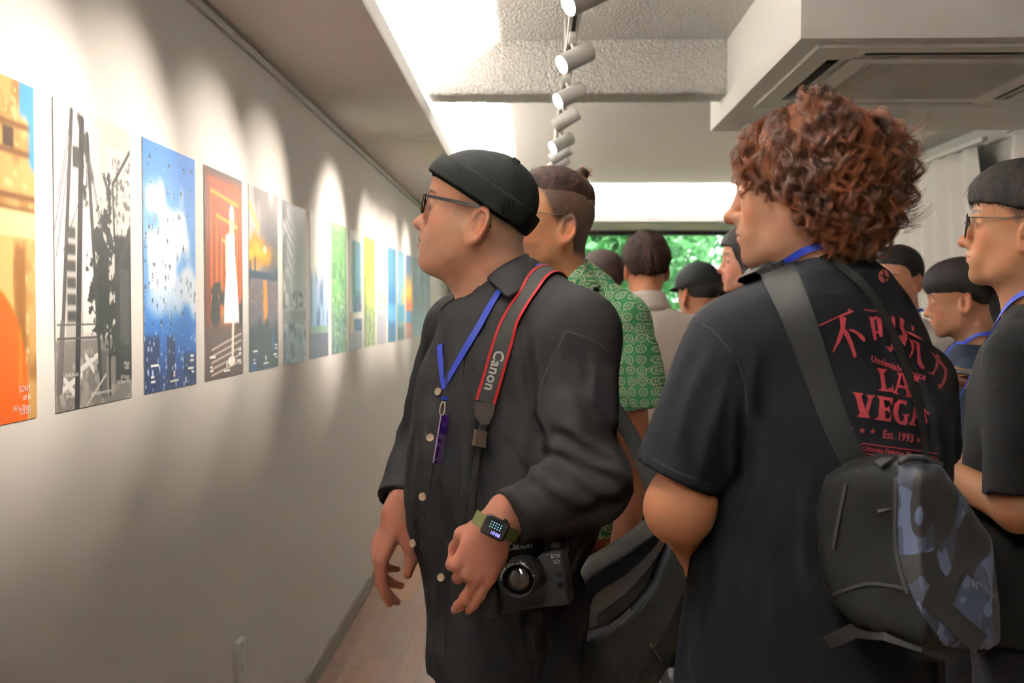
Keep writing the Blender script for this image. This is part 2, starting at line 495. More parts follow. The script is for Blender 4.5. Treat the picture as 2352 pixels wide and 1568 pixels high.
def mat_glass():
    m = bpy.data.materials.new('window_glass'); m.use_nodes = True; nt = m.node_tree; nt.nodes.clear()
    o = nt.nodes.new('ShaderNodeOutputMaterial'); t = nt.nodes.new('ShaderNodeBsdfTransparent'); g = nt.nodes.new('ShaderNodeBsdfGlossy')
    t.inputs[0].default_value = (.93, .97, .96, 1); g.inputs['Roughness'].default_value = .02
    fr = nt.nodes.new('ShaderNodeFresnel'); fr.inputs[0].default_value = 1.35; mx = nt.nodes.new('ShaderNodeMixShader')
    nt.links.new(fr.outputs[0], mx.inputs[0]); nt.links.new(t.outputs[0], mx.inputs[1]); nt.links.new(g.outputs[0], mx.inputs[2]); nt.links.new(mx.outputs[0], o.inputs[0])
    return m
M_GLASS = mat_glass()
MB().box(A3(WXL+.04, BY+.045, WZ0+.04), A3(WXR-.04, BY+.051, WZ1-.04)).build('pane', M_GLASS, win)
struct('wall_front', (WX-.15, FY-.12, -.05), (RX+.15, FY, 2.9), M_WALL)

# ------------------------------------------------------------------ floor with separate boards
def mat_planks():
    m, nt, b = new_mat('floor_boards')
    oi = nt.nodes.new('ShaderNodeObjectInfo'); r = E(nt, oi.outputs['Random'])
    g = noise_e(nt, 9, 5, .6, .6, sc=(9, .7, 1)); w = noise_e(nt, 3.5, 4, .6)
    base = mixc(nt, r.step(.55, 1.0), srgb(110, 82, 66), srgb(138, 90, 50))
    base = mixc(nt, (g.step(.35, .75))*.45, base, srgb(74, 52, 40))
    base = mixc(nt, w.step(.52, .72)*.5, base, srgb(116, 97, 86))
    nt.links.new(base.s, b.inputs['Base Color']); b.inputs['Roughness'].default_value = .42
    bump(nt, b, g, .15, .002); return m
M_PLANK = mat_planks()
fl = struct('floor', (WX-.1, FY-.1, -.12), (RX+.1, BY+.1, -.003), mat('floor_base', (.13, .085, .06), .7))
PW = .078
pl_me = None
ci = 0
for c in range(36):
    x = WX+.012+c*PW
    if x > 1.95: break
    y = 3.55-rnd.uniform(0, .9)
    while y < BY-.02:
        Ln = rnd.choice((.75, .95, 1.2)); y2 = min(y+Ln, BY-.013)
        if y2 > 3.6:
            mb = MB(); mb.box(A3(x+.0014, y+.0010, -.003), A3(x+PW-.0014, y2-.0010, .0), bev=.0007, seg=1)
            o = mb.build('floor_board', M_PLANK, fl); ci += 1
        y = y2
def mat_floor_far():
    m, nt, b = new_mat('floor_boards_far')
    tc = nt.nodes.new('ShaderNodeTexCoord'); mp = nt.nodes.new('ShaderNodeMapping'); br = nt.nodes.new('ShaderNodeTexBrick')
    mp.inputs['Rotation'].default_value = (0, 0, PI/2); nt.links.new(tc.outputs['Object'], mp.inputs[0]); nt.links.new(mp.outputs[0], br.inputs[0])
    br.inputs['Scale'].default_value = 1; br.inputs['Brick Width'].default_value = .95; br.inputs['Row Height'].default_value = PW
    br.inputs['Mortar Size'].default_value = .0012; br.inputs['Color1'].default_value = (*srgb(146, 116, 98), 1); br.inputs['Color2'].default_value = (*srgb(166, 118, 80), 1)
    br.inputs['Mortar'].default_value = (.02, .015, .01, 1)
    nt.links.new(br.outputs[0], b.inputs['Base Color']); b.inputs['Roughness'].default_value = .45; return m
M_FAR = mat_floor_far()
for (a, b2) in (((WX, FY, -.003), (RX, 3.0, 0)), ((WX+.012+36*PW, 3.0, -.003), (RX, BY, 0))):
    o = MB().box(A3(*a), A3(*b2)).build('board_field', M_FAR, fl); tag(o, kind='stuff')

# ------------------------------------------------------------------ cove light strips
M_LED = mat('led_emitter', (1, 1, 1), .5, emit=(1.0, .97, .91, 700))
def led(name, lo, hi, label):
    r = empty(name, ((lo[0]+hi[0])/2, (lo[1]+hi[1])/2, lo[2]), label, 'light strip')
    MB().box(A3(*lo), A3(hi[0], hi[1], hi[2]-.006)).build('channel', MATS['rail_alu'], r)
    MB().box(A3(lo[0]+.002, lo[1], hi[2]-.006), A3(hi[0]-.002, hi[1], hi[2])).build('diffuser', M_LED, r)
led('cove_light_strip', (SX-.075, FY+.1, ZS+.014), (SX-.045, 10.2, ZS+.036), 'white light strip hidden behind the long cove lip along the poster wall')
led('cove_light_strip', (SX+.05, 10.30, ZS+.014), (RX-.05, 10.33, ZS+.036), 'white light strip hidden behind the cove lip above the window')
# small round downlights in the rear ceiling
for i, px in enumerate((1443, 1627)):
    p = at_z(px, 431, ZC); p[1] = 9.95; p[0] = at(px, 431, 9.95)[0]
    r = empty('downlight', (p[0], p[1], ZC), ('round white downlight in the rear ceiling nearer the poster wall', 'round white downlight in the rear ceiling farther from the poster wall')[i], 'light', 'downlights by the window cove')
    MB().lathe((p[0], p[1], ZC), (0, 0, -1), [(.058, -.002), (.058, .012), (.046, .016), (.040, .004)]).build('ring', M_CEIL, r, True)
    MB().cyl((p[0], p[1], ZC-.001), (p[0], p[1], ZC-.008), .042).build('lens', mat('downlight_lens', (1, 1, 1), .4, emit=(1, .95, .86, 9)), r)

# ------------------------------------------------------------------ lighting track and spotlights
M_LAMP = mat('lamp_grey_white', (.50, .49, .47), .45)
M_TRK = mat('track_white', (.62, .61, .58), .5)
TX, TZ = .12, 2.372
tr = empty('lighting_track', (TX, 3.0, ZC), 'white ceiling lighting track hung on short rods above the gallery', 'light track')
MB().box(A3(TX-.017, -1.5, TZ-.02), A3(TX-.006, 9.0, TZ)).box(A3(TX+.006, -1.5, TZ-.02), A3(TX+.017, 9.0, TZ)).build('rail', M_TRK, tr)
MB().box(A3(TX-.006, -1.5, TZ-.009), A3(TX+.006, 9.0, TZ)).build('groove', mat('track_groove', (.03, .03, .03), .6), tr)
for y in (-1.2, .4, 2.2, 3.05, 4.3, 5.3, 6.6, 8.2):
    MB().cyl((TX, y, TZ-.002), (TX, y, ZC+.01), .006, n=12).build('rod', M_TRK, tr)
M_LENS = mat('lamp_lens', (1, 1, 1), .3, emit=(1, .97, .90, 14))
LAMPZ = CAM_H+.80
lamps = [(1.6, -.3, 0), (2.2, -.3, 0), (2.82, -.42, 1), (3.49, -.42, 1), (4.09, -.42, 1), (4.60, .12, 1), (5.24, -.40, 1), (5.63, .10, 1), (5.98, .10, 1), (6.35, .10, 1), (6.95, -.1, 1), (7.6, -.1, 1)]   # the first two hang above the picture, their pools show beside the first posters
ordw = ['first', 'second', 'third', 'fourth', 'fifth', 'sixth', 'seventh', 'eighth', 'ninth', 'tenth', 'eleventh', 'twelfth', 'thirteenth', 'fourteenth', 'fifteenth', 'sixteenth']
for i, (y, ay, on) in enumerate(lamps):
    ax = np.array([-.81, ay, -.47]); ax /= np.linalg.norm(ax)
    c = np.array([.13, y, LAMPZ])
    lab = 'grey-white cylinder spotlight aimed at the posters, ' + ordw[len(lamps)-1-i] + ' on the track counted from the window'
    r = empty('track_spotlight', (TX, y, TZ-.02), lab, 'spotlight', 'spotlights on the ceiling track')
    a, b = c-ax*.058, c+ax*.058
    MB().lathe(a, ax, [(.0001, 0), (.027, 0), (.031, .004), (.031, .116), (.0285, .116), (.0275, .108)], 28).build('body', M_LAMP, r, True, 40)
    MB().cyl(a+ax*.106, a+ax*.110, .0278, n=28).build('lens' if on else 'lens_offscreen', M_LENS, r)
    MB().box(A3(TX-.013, y-.045, TZ-.040), A3(TX+.013, y+.045, TZ-.020), .003).build('adapter', M_TRK, r)
    MB().cyl((TX, y+.03, TZ-.04), (TX+.005, y+.03, LAMPZ+.03), .0075, n=12).cyl((TX+.005, y+.03, LAMPZ+.034), (TX+.008, y+.012, LAMPZ+.008), .006, n=10).build('arm', M_LAMP, r)
    ld = bpy.data.lights.new('bulb' if on else 'bulb_offscreen', 'SPOT'); ld.energy = 38; ld.color = (1.0, .89, .76); ld.spot_size = R(47); ld.spot_blend = 1.0; ld.shadow_soft_size = .026
    lo = bpy.data.objects.new('bulb' if on else 'bulb_offscreen', ld); COL.objects.link(lo); lo.location = V(b+ax*.004)
    lo.rotation_euler = V(ax).to_track_quat('-Z', 'Y').to_euler()
    bpy.context.view_layer.update(); lo.parent = r; lo.matrix_parent_inverse = world_of(r).inverted()

# ------------------------------------------------------------------ cassette air conditioner
M_AC = mat('ac_plastic', (.70, .67, .62), .45); M_ACD = mat('ac_dark', (.02, .022, .022), .6); M_ACL = mat('ac_louver', (.55, .53, .50), .45)
ac = empty('air_conditioner', (1.37, 3.9, ZS), 'white four-way cassette air conditioner set in the ceiling bulkhead', 'air conditioner')
x0, x1, y0, y1 = .868, 1.868, 3.40, 4.40
def frame_ring(mb, o, i, z0, z1):
    (ax, ay, bx, by), (cx, cy, dx, dy) = o, i
    for lo, hi in (((ax, ay), (bx, cy)), ((ax, dy), (bx, by)), ((ax, cy), (cx, dy)), ((dx, cy), (bx, dy))):
        mb.box(A3(*lo, z0), A3(*hi, z1))
mb = MB(); frame_ring(mb, (x0, y0, x1, y1), (x0+.070, y0+.070, x1-.070, y1-.070), ZS-.014, ZS+.002); mb.build('panel_frame', M_AC, ac)
MB().box(A3(x0+.065, y0+.065, ZS+.145), A3(x1-.065, y1-.065, ZS+.16)).build('duct_recess', mat('duct_foam', (.10, .10, .10), .9), ac)
gx0, gx1, gy0, gy1 = x0+.155, x1-.155, y0+.155, y1-.155
for (lo, hi) in (((x0+.16, y0+.112), (x1-.16, y0+.130)), ((x0+.16, y1-.108), (x1-.16, y1-.090)), ((x0+.112, y0+.16), (x0+.130, y1-.16)), ((x1-.108, y0+.16), (x1-.090, y1-.16))):
    MB().box(A3(*lo, ZS-.013), A3(*hi, ZS-.010), .001).build('louver', M_ACL, ac)
for (cx, cy) in ((x0+.075, y0+.075), (x1-.16, y0+.075), (x0+.075, y1-.16), (x1-.16, y1-.16)):
    MB().box(A3(cx-.006, cy-.006, ZS-.0135), A3(cx+.091, cy+.091, ZS)).build('corner_cap', M_AC, ac)
mb = MB(); frame_ring(mb, (gx0-.015, gy0-.015, gx1+.015, gy1+.015), (gx0+.05, gy0+.05, gx1-.05, gy1-.05), ZS-.018, ZS-.003); mb.build('grille_frame', M_AC, ac)
mb = MB(); n = 44
for i in range(n):
    x = gx0+.05+(gx1-gx0-.1)*(i+.5)/n; mb.box(A3(x-.0040, gy0+.05, ZS-.016), A3(x+.0040, gy1-.05, ZS-.0045))
g = mb.build('intake_grille', mat('ac_grille', (.56, .52, .46), .5), ac); tag(g, kind='stuff')

# ------------------------------------------------------------------ wall outlet
pc = at_x(546, 1516, WX)
ou = empty('wall_outlet', (WX, pc[1], pc[2]), 'white double power outlet low on the poster wall', 'outlet')
oy, oz = pc[1], pc[2]
M_OUT = mat('outlet_white', (.74, .73, .71), .4)
def cut(o, tools):
    for t in tools:
        md = o.modifiers.new('b', 'BOOLEAN'); md.operation = 'DIFFERENCE'; md.object = t; md.solver = 'EXACT'
    me = bpy.data.meshes.new_from_object(o.evaluated_get(bpy.context.evaluated_depsgraph_get())); o.modifiers.clear(); o.data = me
    for t in tools: bpy.data.objects.remove(t)
pl_ = MB().box(A3(WX-.002, oy-.036, oz-.062), A3(WX+.013, oy+.036, oz+.062), .004).build('plate', M_OUT, ou, True, 40)
cut(pl_, [MB().cyl((WX+.003, oy, oz+dz), (WX+.02, oy, oz+dz), .0200, n=28).build('tool') for dz in (.029, -.029)])
for dz in (.029, -.029):
    s = MB().cyl((WX+.0, oy, oz+dz), (WX+.0045, oy, oz+dz), .0205, n=28).build('socket', M_OUT, ou)
    cut(s, [MB().cyl((WX+.0005, oy+dy, oz+dz), (WX+.01, oy+dy, oz+dz), .0028, n=10).build('tool') for dy in (-.009, .009)])

# ------------------------------------------------------------------ curtains on the right wall
M_CUR = mat('sheer_curtain', (.90, .88, .86), .8)
def curtain(ya_top, yb_top, ya_bot, yb_bot, z0, z1, folds, label, grp):
    r = empty('curtain', (RX-.12, (ya_bot+yb_bot)/2, z0), label, 'curtain')
    nu, nv = folds*10, 16; v = []
    for j in range(nv+1):
        t = j/nv; z = z1+(z0-z1)*t; tt = t**.7
        a = ya_top+(ya_bot-ya_top)*tt; b = yb_top+(yb_bot-yb_top)*tt
        for i in range(nu+1):
            s = i/nu; y = a+(b-a)*s
            v.append((RX-.12+.035*math.sin(s*folds*2*PI+math.sin(3*s+t)*.8)*(0.5+.5*t)+.01*math.sin(17*s), y, z))
    f = [(j*(nu+1)+i, j*(nu+1)+i+1, (j+1)*(nu+1)+i+1, (j+1)*(nu+1)+i) for j in range(nv) for i in range(nu)]
    o = link('cloth', mesh_np('cloth', v, f), M_CUR, r)
    sm = o.modifiers.new('solid', 'SOLIDIFY'); sm.thickness = .002
    return r
c1 = curtain(6.62, 9.3, 6.30, 9.4, .05, 2.47, 11, 'long white sheer curtain bunched on the grey side wall nearer the window', 'c')
c2_ = curtain(4.9, 6.1, 4.85, 6.28, .05, 2.44, 7, 'long white sheer curtain hanging under the exposed rail end', 'c')
MB().box(A3(RX-.14, 4.7, 2.475), A3(RX-.10, 6.22, 2.50), .004).build('rail', M_TRK, c2_)
for k in range(9):
    y = 4.85+k*.155; MB().cyl((RX-.12, y, 2.43), (RX-.12, y, 2.48), .004, n=8).build('hook', M_TRK, c2_)
MB().box(A3(RX-.14, 6.5, 2.475), A3(RX-.10, 9.4, 2.50), .004).build('rail', M_TRK, c1)
for y in (5.0, 6.0):
    MB().box(A3(RX-.13, y, 2.48), A3(RX+.002, y+.02, 2.50)).build('bracket', M_TRK, c2_)
for y in (6.8, 9.0):
    MB().box(A3(RX-.13, y, 2.48), A3(RX+.002, y+.02, 2.50)).build('bracket', M_TRK, c1)

# ------------------------------------------------------------------ trees outside the window
struct('ground_outside', (-6, BY+.3, -.3), (12, 40, -.1), mat('ground_green', (.05, .09, .03), .9))
def mat_leaf():
    m, nt, b = new_mat('leaf')
    oi = nt.nodes.new('ShaderNodeAttribute'); oi.attribute_name = 'Col'
    nt.links.new(oi.outputs['Color'], b.inputs['Base Color']); b.inputs['Roughness'].default_value = .5
    b.inputs['Transmission Weight'].default_value = .0
    tr_ = nt.nodes.new('ShaderNodeBsdfTranslucent'); nt.links.new(oi.outputs['Color'], tr_.inputs[0])
    mx = nt.nodes.new('ShaderNodeMixShader'); mx.inputs[0].default_value = .5
    out = nt.nodes['Material Output']; nt.links.new(b.outputs[0], mx.inputs[1]); nt.links.new(tr_.outputs[0], mx.inputs[2]); nt.links.new(mx.outputs[0], out.inputs[0])
    return m
M_LEAF = mat_leaf()
rs = np.random.RandomState(5)
def tree(x, y, h, rx, rz, n, hue, label):
    r = empty('tree', (x, y, -.1), label, 'tree', 'trees outside the window')
    MB().tube([(x, y, -.1), (x+.05, y, h*.3), (x-.05, y+.05, h*.6), (x, y, h*.85)], [.12, .1, .07, .03], 10).build('trunk', mat('bark', (.07, .05, .035), .9), r, True)
    d = rs.normal(size=(n, 3)); d /= np.linalg.norm(d, axis=1)[:, None]
    rad = rs.rand(n)**.4
    c = np.array([x, y, h*.62])+d*rad[:, None]*np.array([rx, rx*.45, rz])
    s = rs.uniform(.06, .14, n)
    a = rs.normal(size=(n, 3)); a /= np.linalg.norm(a, axis=1)[:, None]
    b = np.cross(a, rs.normal(size=(n, 3))); b /= np.linalg.norm(b, axis=1)[:, None]
    v = np.stack([c-a*s[:, None], c+b*s[:, None]*.45, c+a*s[:, None], c-b*s[:, None]*.45], 1).reshape(-1, 3)
    f = np.arange(n*4).reshape(n, 4)
    me = mesh_np('foliage', v, f, False)
    col = np.array(hue)[None]*rs.uniform(.55, 1.35, (n, 1)); setcol(me, np.repeat(col, 4, 0))
    o = link('foliage', me, M_LEAF, r); tag(o, kind='stuff')
tree(-1.9, 15.0, 3.9, 1.7, 1.9, 5200, srgb(136, 186, 130), 'light green leafy tree outside, at the poster-wall side of the window')
tree(1.0, 16.6, 4.2, 1.7, 2.1, 6000, srgb(112, 168, 112), 'darker green leafy tree outside, behind the middle of the window')
tree(4.6, 15.2, 3.9, 1.7, 1.9, 5200, srgb(128, 182, 134), 'blue-green leafy tree outside, at the curtain side of the window')
tree(-2.6, 22.5, 5.8, 2.4, 3.0, 6000, srgb(104, 158, 108), 'tall deep green tree farther outside, at the poster-wall side')
tree(2.6, 23.0, 5.8, 2.6, 3.0, 7000, srgb(108, 164, 112), 'tall deep green tree farther outside, behind the middle of the window')
tree(7.6, 22.5, 5.8, 2.2, 3.0, 6000, srgb(104, 160, 112), 'tall deep green tree farther outside, at the curtain side')
# ================================================================== posters on the left wall
def lay(img, m, c):
    m = np.clip(m, 0, 1)[..., None]; return img*(1-m)+np.array(c)/255.*m
def seg(u, v, a, b, w, asp=1.53, soft=.004):
    """mask of a thick line in poster coordinates"""
    px, py = u, v*asp; ax, ay = a[0], a[1]*asp; bx, by = b[0], b[1]*asp
    t = np.clip(((px-ax)*(bx-ax)+(py-ay)*(by-ay))/((bx-ax)**2+(by-ay)**2), 0, 1)
    d = np.hypot(px-ax-t*(bx-ax), py-ay-t*(by-ay)); return 1-sm(w-soft, w+soft, d)
def box2(u, v, a, b, c, d, s=.008): return sm(a-s, a+s, u)*(1-sm(c-s, c+s, u))*sm(b-s, b+s, v)*(1-sm(d-s, d+s, v))
def nz(u, v, s, o=0.0, su_=1.0, sv=1.5):
    p = np.stack([u*s*su_, v*s*sv, np.full_like(u, o)], -1).reshape(-1, 3).astype(np.float32)
    return vnoise(p).reshape(u.shape)+.5*vnoise(p*2.1+7).reshape(u.shape)
def flat(u, c): return np.broadcast_to(np.array(c)/255., u.shape+(3,)).copy()
def P1(u, v):
    i = flat(u, (205, 160, 95)); i = lay(i, sm(-.1, .5, nz(u, v, 7)), (160, 112, 55)); i = lay(i, sm(.1, .5, nz(u, v, 22, 3)), (228, 190, 130))
    for y in (.12, .2, .33, .37, .44): i = lay(i, box2(u, v, 0, y, 1, y+.018), (120, 78, 35))
    i = lay(i, box2(u, v, .3, .46, .78, .8), (225, 180, 110)); i = lay(i, box2(u, v, .8, .48, .9, .8, .02), (150, 100, 45)); i = lay(i, box2(u, v, 0, .38, 1, .46), (238, 205, 150))
    i = lay(i, box2(u, v, .7, .14, .8, .2), (70, 45, 25)); i = lay(i, box2(u, v, .86, -.1, 1.1, .1, .02)+seg(u, v, (1.0, 0), (1.0, .22), .05, soft=.03), (70, 150, 215))
    r = np.hypot((u-.55)/.38, (v-.93)/.34); i = lay(i, 1-sm(.93, 1.0, r), (235, 105, 20)); i = lay(i, (1-sm(.9, .98, r))*sm(.1, .5, nz(u, v, 9, 5, 2.5, .4)), (255, 150, 40))
    return i
def P2(u, v):
    i = flat(u, (206, 200, 196)); i = lay(i, sm(.1, .9, v)*.3, (235, 232, 228))
    i = lay(i, box2(u, v, .66, .09, 1.1, .5, .01)*sm(-.02, .0, u-.66-(.0)), (222, 218, 214))
    i = lay(i, sm(.0, .35, nz(u, v, 30, 9))*box2(u, v, .74, .12, 1.1, .42), (120, 115, 112)); i = lay(i, seg(u, v, (.74, .22), (1.0, .08), .012), (70, 66, 64)); i = lay(i, seg(u, v, (.74, .22), (.76, .42), .012), (70, 66, 64))
    i = lay(i, box2(u, v, .12, .37, .33, .76), (175, 170, 167))
    for k in range(6): i = lay(i, box2(u, v, .14, .40+k*.055, .24, .435+k*.055), (70, 66, 66))
    i = lay(i, box2(u, v, .33, .42, .5, .75), (225, 222, 220)); i = lay(i, box2(u, v, 0, .77, 1, 1.1, .01), (128, 122, 120)); i = lay(i, sm(.1, .5, nz(u, v, 14, 2))*box2(u, v, 0, .78, 1, 1.1), (170, 164, 160))
    for (a, b) in (((.08, .93), (.3, .89)), ((.1, .9), (.22, .95)), ((.3, .87), (.5, .83)), ((.36, .83), (.46, .88))): i = lay(i, seg(u, v, a, b, .016), (225, 222, 220))
    i = lay(i, box2(u, v, .76, .4, 1.1, .93, .01), (48, 46, 48)); i = lay(i, seg(u, v, (.74, .58), (1.02, .36), .03), (62, 60, 62)); i = lay(i, box2(u, v, .83, .52, .97, .8), (78, 76, 78))
    t = nz(u, v, 16, 4)+.6*nz(u, v, 45, 1); rr = np.maximum(np.abs(u-.62-.03*np.sin(v*9))/(.10+.13*sm(.2, .55, v)), np.abs(v-.53)/.36)
    i = lay(i, sm(.02, .3, t+1.05-rr*1.0-.28)*(1-sm(.9, 1.05, rr)), (38, 37, 38)); i = lay(i, seg(u, v, (.66, .5), (.68, .97), .012), (40, 38, 38))
    i = lay(i, seg(u, v, (.21, .02), (.05, .93), .020), (72, 68, 68)); i = lay(i, seg(u, v, (.08, .72), (.03, .93), .026), (105, 100, 98)); i = lay(i, seg(u, v, (.335, .04), (.24, 1.02), .030), (40, 38, 40)); i = lay(i, seg(u, v, (.40, .08), (.56, .95), .020), (52, 50, 50))
    i = lay(i, box2(u, v, .22, .13, .3, .2)+seg(u, v, (.3, .03), (.46, .22), .022, soft=.02), (62, 58, 58)); i = lay(i, seg(u, v, (.33, .05), (.37, .3), .035, soft=.03)*sm(-.1, .2, nz(u, v, 30, 8)), (40, 38, 38))
    for (a, b) in (((.19, .1), (.0, .42)), ((.2, .12), (.02, .5)), ((.42, .16), (.55, .36)), ((.3, .3), (.1, .48)), ((.18, .08), (.05, .3)), ((.46, .2), (.6, .4))): i = lay(i, seg(u, v, a, b, .004), (95, 92, 92))
    i = lay(i, seg(u, v, (.02, .72), (.5, .72), .004)+seg(u, v, (.02, .765), (.5, .765), .006), (80, 76, 76)); i = lay(i, box2(u, v, .56, .82, .63, .98), (95, 90, 88)); i = lay(i, seg(u, v, (.35, 1), (.62, .9), .008), (200, 196, 192))
    return i
def P3(u, v):
    i = flat(u, (105, 160, 228)); i = lay(i, sm(.35, .0, v), (80, 140, 218)); i = lay(i, sm(.5, .8, v), (40, 110, 200)); i = lay(i, sm(.74, .95, v), (30, 75, 165))
    c = 1-np.hypot((u-.38)/.52, (v-.40)/.24)+.8*nz(u, v, 4, 2); i = lay(i, sm(-.05, .45, c), (250, 252, 255)); c = 1-np.hypot((u-.85)/.35, (v-.58)/.14)+.7*nz(u, v, 5, 6); i = lay(i, sm(.1, .6, c)*.9, (225, 232, 245))
    c = 1-np.hypot((u-.4)/.6, (v-.62)/.1)+.5*nz(u, v, 5, 8); i = lay(i, sm(.1, .8, c)*.7, (190, 212, 240))
    i = lay(i, box2(u, v, -.1, .775, .27, 1.1, .02)+box2(u, v, .4, .78, .56, 1.1, .015)+box2(u, v, .72, .86, 1.1, 1.1, .02), (22, 40, 100)); i = lay(i, sm(.86, .98, v)*.6, (26, 44, 105))
    q = np.random.RandomState(21)
    for k in range(330):
        x, y = q.rand(), q.rand()**.8; r = (.004+.016*q.rand()**3); m = np.hypot((u-x)/r, (v-y)*1.53/(r*1.5))
        s = (m < 1.6)
        if not s.any(): continue
        up = (y-v)*1.53/(r*1.5)
        i = lay(i, (1-sm(.75, 1.05, m))*.85, (40, 66, 108) if y < .75 else (150, 180, 225)); i = lay(i, (1-sm(.55, .8, m))*sm(-.1, .6, -up), (215, 230, 248)); i = lay(i, (1-sm(.3, .5, np.hypot((u-x+r*.3)/r, up-.3))), (235, 242, 252) if q.rand() > .5 else (28, 46, 80))
    return i
def P4(u, v):
    i = flat(u, (150, 60, 22)); i = lay(i, sm(-.1, .4, nz(u, v, 10, 1, 2.5, .3)), (205, 88, 26))
    for k in range(7):
        x0, x1, y0 = .10+.065*k, .98-.045*k, .05+.055*k; w = .020-.0018*k
        for xx in (x0, x1): i = lay(i, seg(u, v, (xx, y0), (xx, .80), w, soft=.008), (225-6*k, 96+10*k, 26+3*k) if k % 2 else (120, 44, 16))
        i = lay(i, seg(u, v, (x0, y0), (x1, y0+.035), w*.9, soft=.012), (255, 150+8*k, 62+6*k) if k % 2 else (196, 84, 30))
    i = lay(i, box2(u, v, -.1, -.1, 1.1, .035, .03), (74, 46, 38)); i = lay(i, box2(u, v, -.1, -.1, .06, 1.1, .02), (96, 46, 26))
    i = lay(i, box2(u, v, .9, .1, .96, .7), (215, 90, 25)); i = lay(i, sm(.1, .4, nz(u, v, 12, 4)+1-np.hypot((u-.3)/.3, (v-.68)/.17)-.2), (34, 24, 24)); i = lay(i, sm(.1, .4, nz(u, v, 12, 5)+1-np.hypot((u-.9)/.2, (v-.72)/.14)-.2), (40, 26, 26)); i = lay(i, box2(u, v, -.1, .74, 1.1, 1.1, .04), (92, 66, 62))
    for k in range(5): i = lay(i, seg(u, v, (.15, .86+k*.03), (.95, .79+k*.035), .007), (205, 180, 170))
    i = lay(i, 1-sm(.85, 1.05, np.hypot((u-.70)/.07, (v-.2)/.06)), (250, 235, 225)); i = lay(i, box2(u, v, .63, .2, .77, .31, .02), (235, 190, 160)); w = .10+.11*sm(.32, .72, v)
    i = lay(i, (1-sm(w-.01, w+.01, np.abs(u-.68)))*box2(u, v, 0, .29, 1, .735), (238, 226, 236)); i = lay(i, (1-sm(w*.5, w*.6, np.abs(u-.66)))*box2(u, v, 0, .3, 1, .73)*sm(0, .5, nz(u, v, 9, 7, 3, .5)), (255, 252, 255)); i = lay(i, box2(u, v, .52, .3, .58, .48), (236, 200, 180))
    i = lay(i, seg(u, v, (.72, .73), (.70, .9), .028), (244, 220, 210)); i = lay(i, 1-sm(.8, 1.05, np.hypot((u-.67)/.11, (v-.925)/.025)), (246, 238, 232)); return i
def sunset(u, v, cx=.52):
    i = flat(u, (150, 140, 142)); i = lay(i, sm(-.1, .5, nz(u, v, 4, 3)), (205, 200, 200)); i = lay(i, sm(.05, .3, v)*sm(.3, .8, u), (92, 88, 98))
    g = 1-np.hypot((u-.3)/.9, (v-.36)/.14)+.5*nz(u, v, 5, 9); i = lay(i, sm(.1, .7, g), (250, 150, 25)); i = lay(i, sm(.45, .95, g), (255, 205, 70)); i = lay(i, 1-sm(.3, 1, np.hypot((u-cx)/.09, (v-.33)/.03)), (255, 250, 210)); i = lay(i, seg(u, v, (.02, .1), (.3, .22), .03, soft=.03), (255, 200, 110))
    i = lay(i, box2(u, v, -.1, .455, 1.1, .5, .006), (48, 60, 92)); i = lay(i, box2(u, v, .02, .4, .07, .5)+box2(u, v, .16, .38, .21, .5)+box2(u, v, .85, .43, 1, .5), (44, 56, 90))
    i = lay(i, box2(u, v, -.1, .5, 1.1, .78, .01), (112, 96, 112)); i = lay(i, sm(.1, .5, nz(u, v, 26, 3, .4, 2))*box2(u, v, -.1, .5, 1.1, .78), (150, 120, 116)); i = lay(i, (1-sm(.04, .09, np.abs(u-cx-.06*(v-.5)-.03*nz(u, v, 18, 5))))*box2(u, v, 0, .5, 1, .8), (255, 150, 45))
    i = lay(i, sm(.70, .78, v+.06*nz(u, v, 9, 2)), (52, 52, 62)); i = lay(i, sm(.72, .8, v)*sm(.1, .5, nz(u, v, 7, 8, 2, .7)), (52, 96, 170)); return i
def P5(u, v): return sunset(u, v)
def P6(u, v):
    i = flat(u, (190, 192, 196)); i = lay(i, sm(.3, .0, u)*sm(.0, .4, nz(u, v, 9, 2)+.3), (95, 95, 96))
    for k in range(8): i = lay(i, seg(u, v, (.02, .05+k*.06), (.35+.08*math.sin(k), .16+k*.07), .012), (110, 110, 112))
    i = lay(i, box2(u, v, -.1, .55, 1.1, .66, .02)*sm(.0, .4, nz(u, v, 20, 4)), (70, 68, 72)); i = lay(i, box2(u, v, -.1, .66, 1.1, .74), (170, 165, 168))
    for k in range(4): i = lay(i, box2(u, v, .0, .68+k*.02, 1, .688+k*.02), (95, 92, 98))
    i = lay(i, sm(.74, .77, v)*sm(-.05, .25, nz(u, v, 12, 7)), (62, 66, 78)); i = lay(i, sm(.74, .8, v)*.35, (70, 90, 130)); return i
def P7(u, v):
    i = flat(u, (210, 206, 200)); i = lay(i, sm(.3, .6, v+.15*nz(u, v, 4, 2)), (150, 172, 205)); i = lay(i, sm(.0, .35, nz(u, v, 9, 3, 1.6, .6))*sm(.35, .5, v), (62, 92, 140)); i = lay(i, sm(.8, .84, v), (92, 88, 112)); i = lay(i, box2(u, v, -.1, .78, 1.1, .83), (125, 150, 130)); return i
def foliage_p(u, v, o, a, b, c):
    i = flat(u, a); i = lay(i, sm(-.1, .4, nz(u, v, 8, o)), b); i = lay(i, sm(.15, .55, nz(u, v, 18, o+3)), c); i = lay(i, sm(.55, .8, v)*sm(-.2, .3, nz(u, v, 10, o+6, 2.2, .5)), (72, 80, 112)); return lay(i, sm(.2, .5, nz(u, v, 26, o+9))*sm(.3, .6, v)*.8, (222, 224, 226))
def P8(u, v): return foliage_p(u, v, 2, (96, 150, 88), (62, 112, 70), (196, 214, 160))
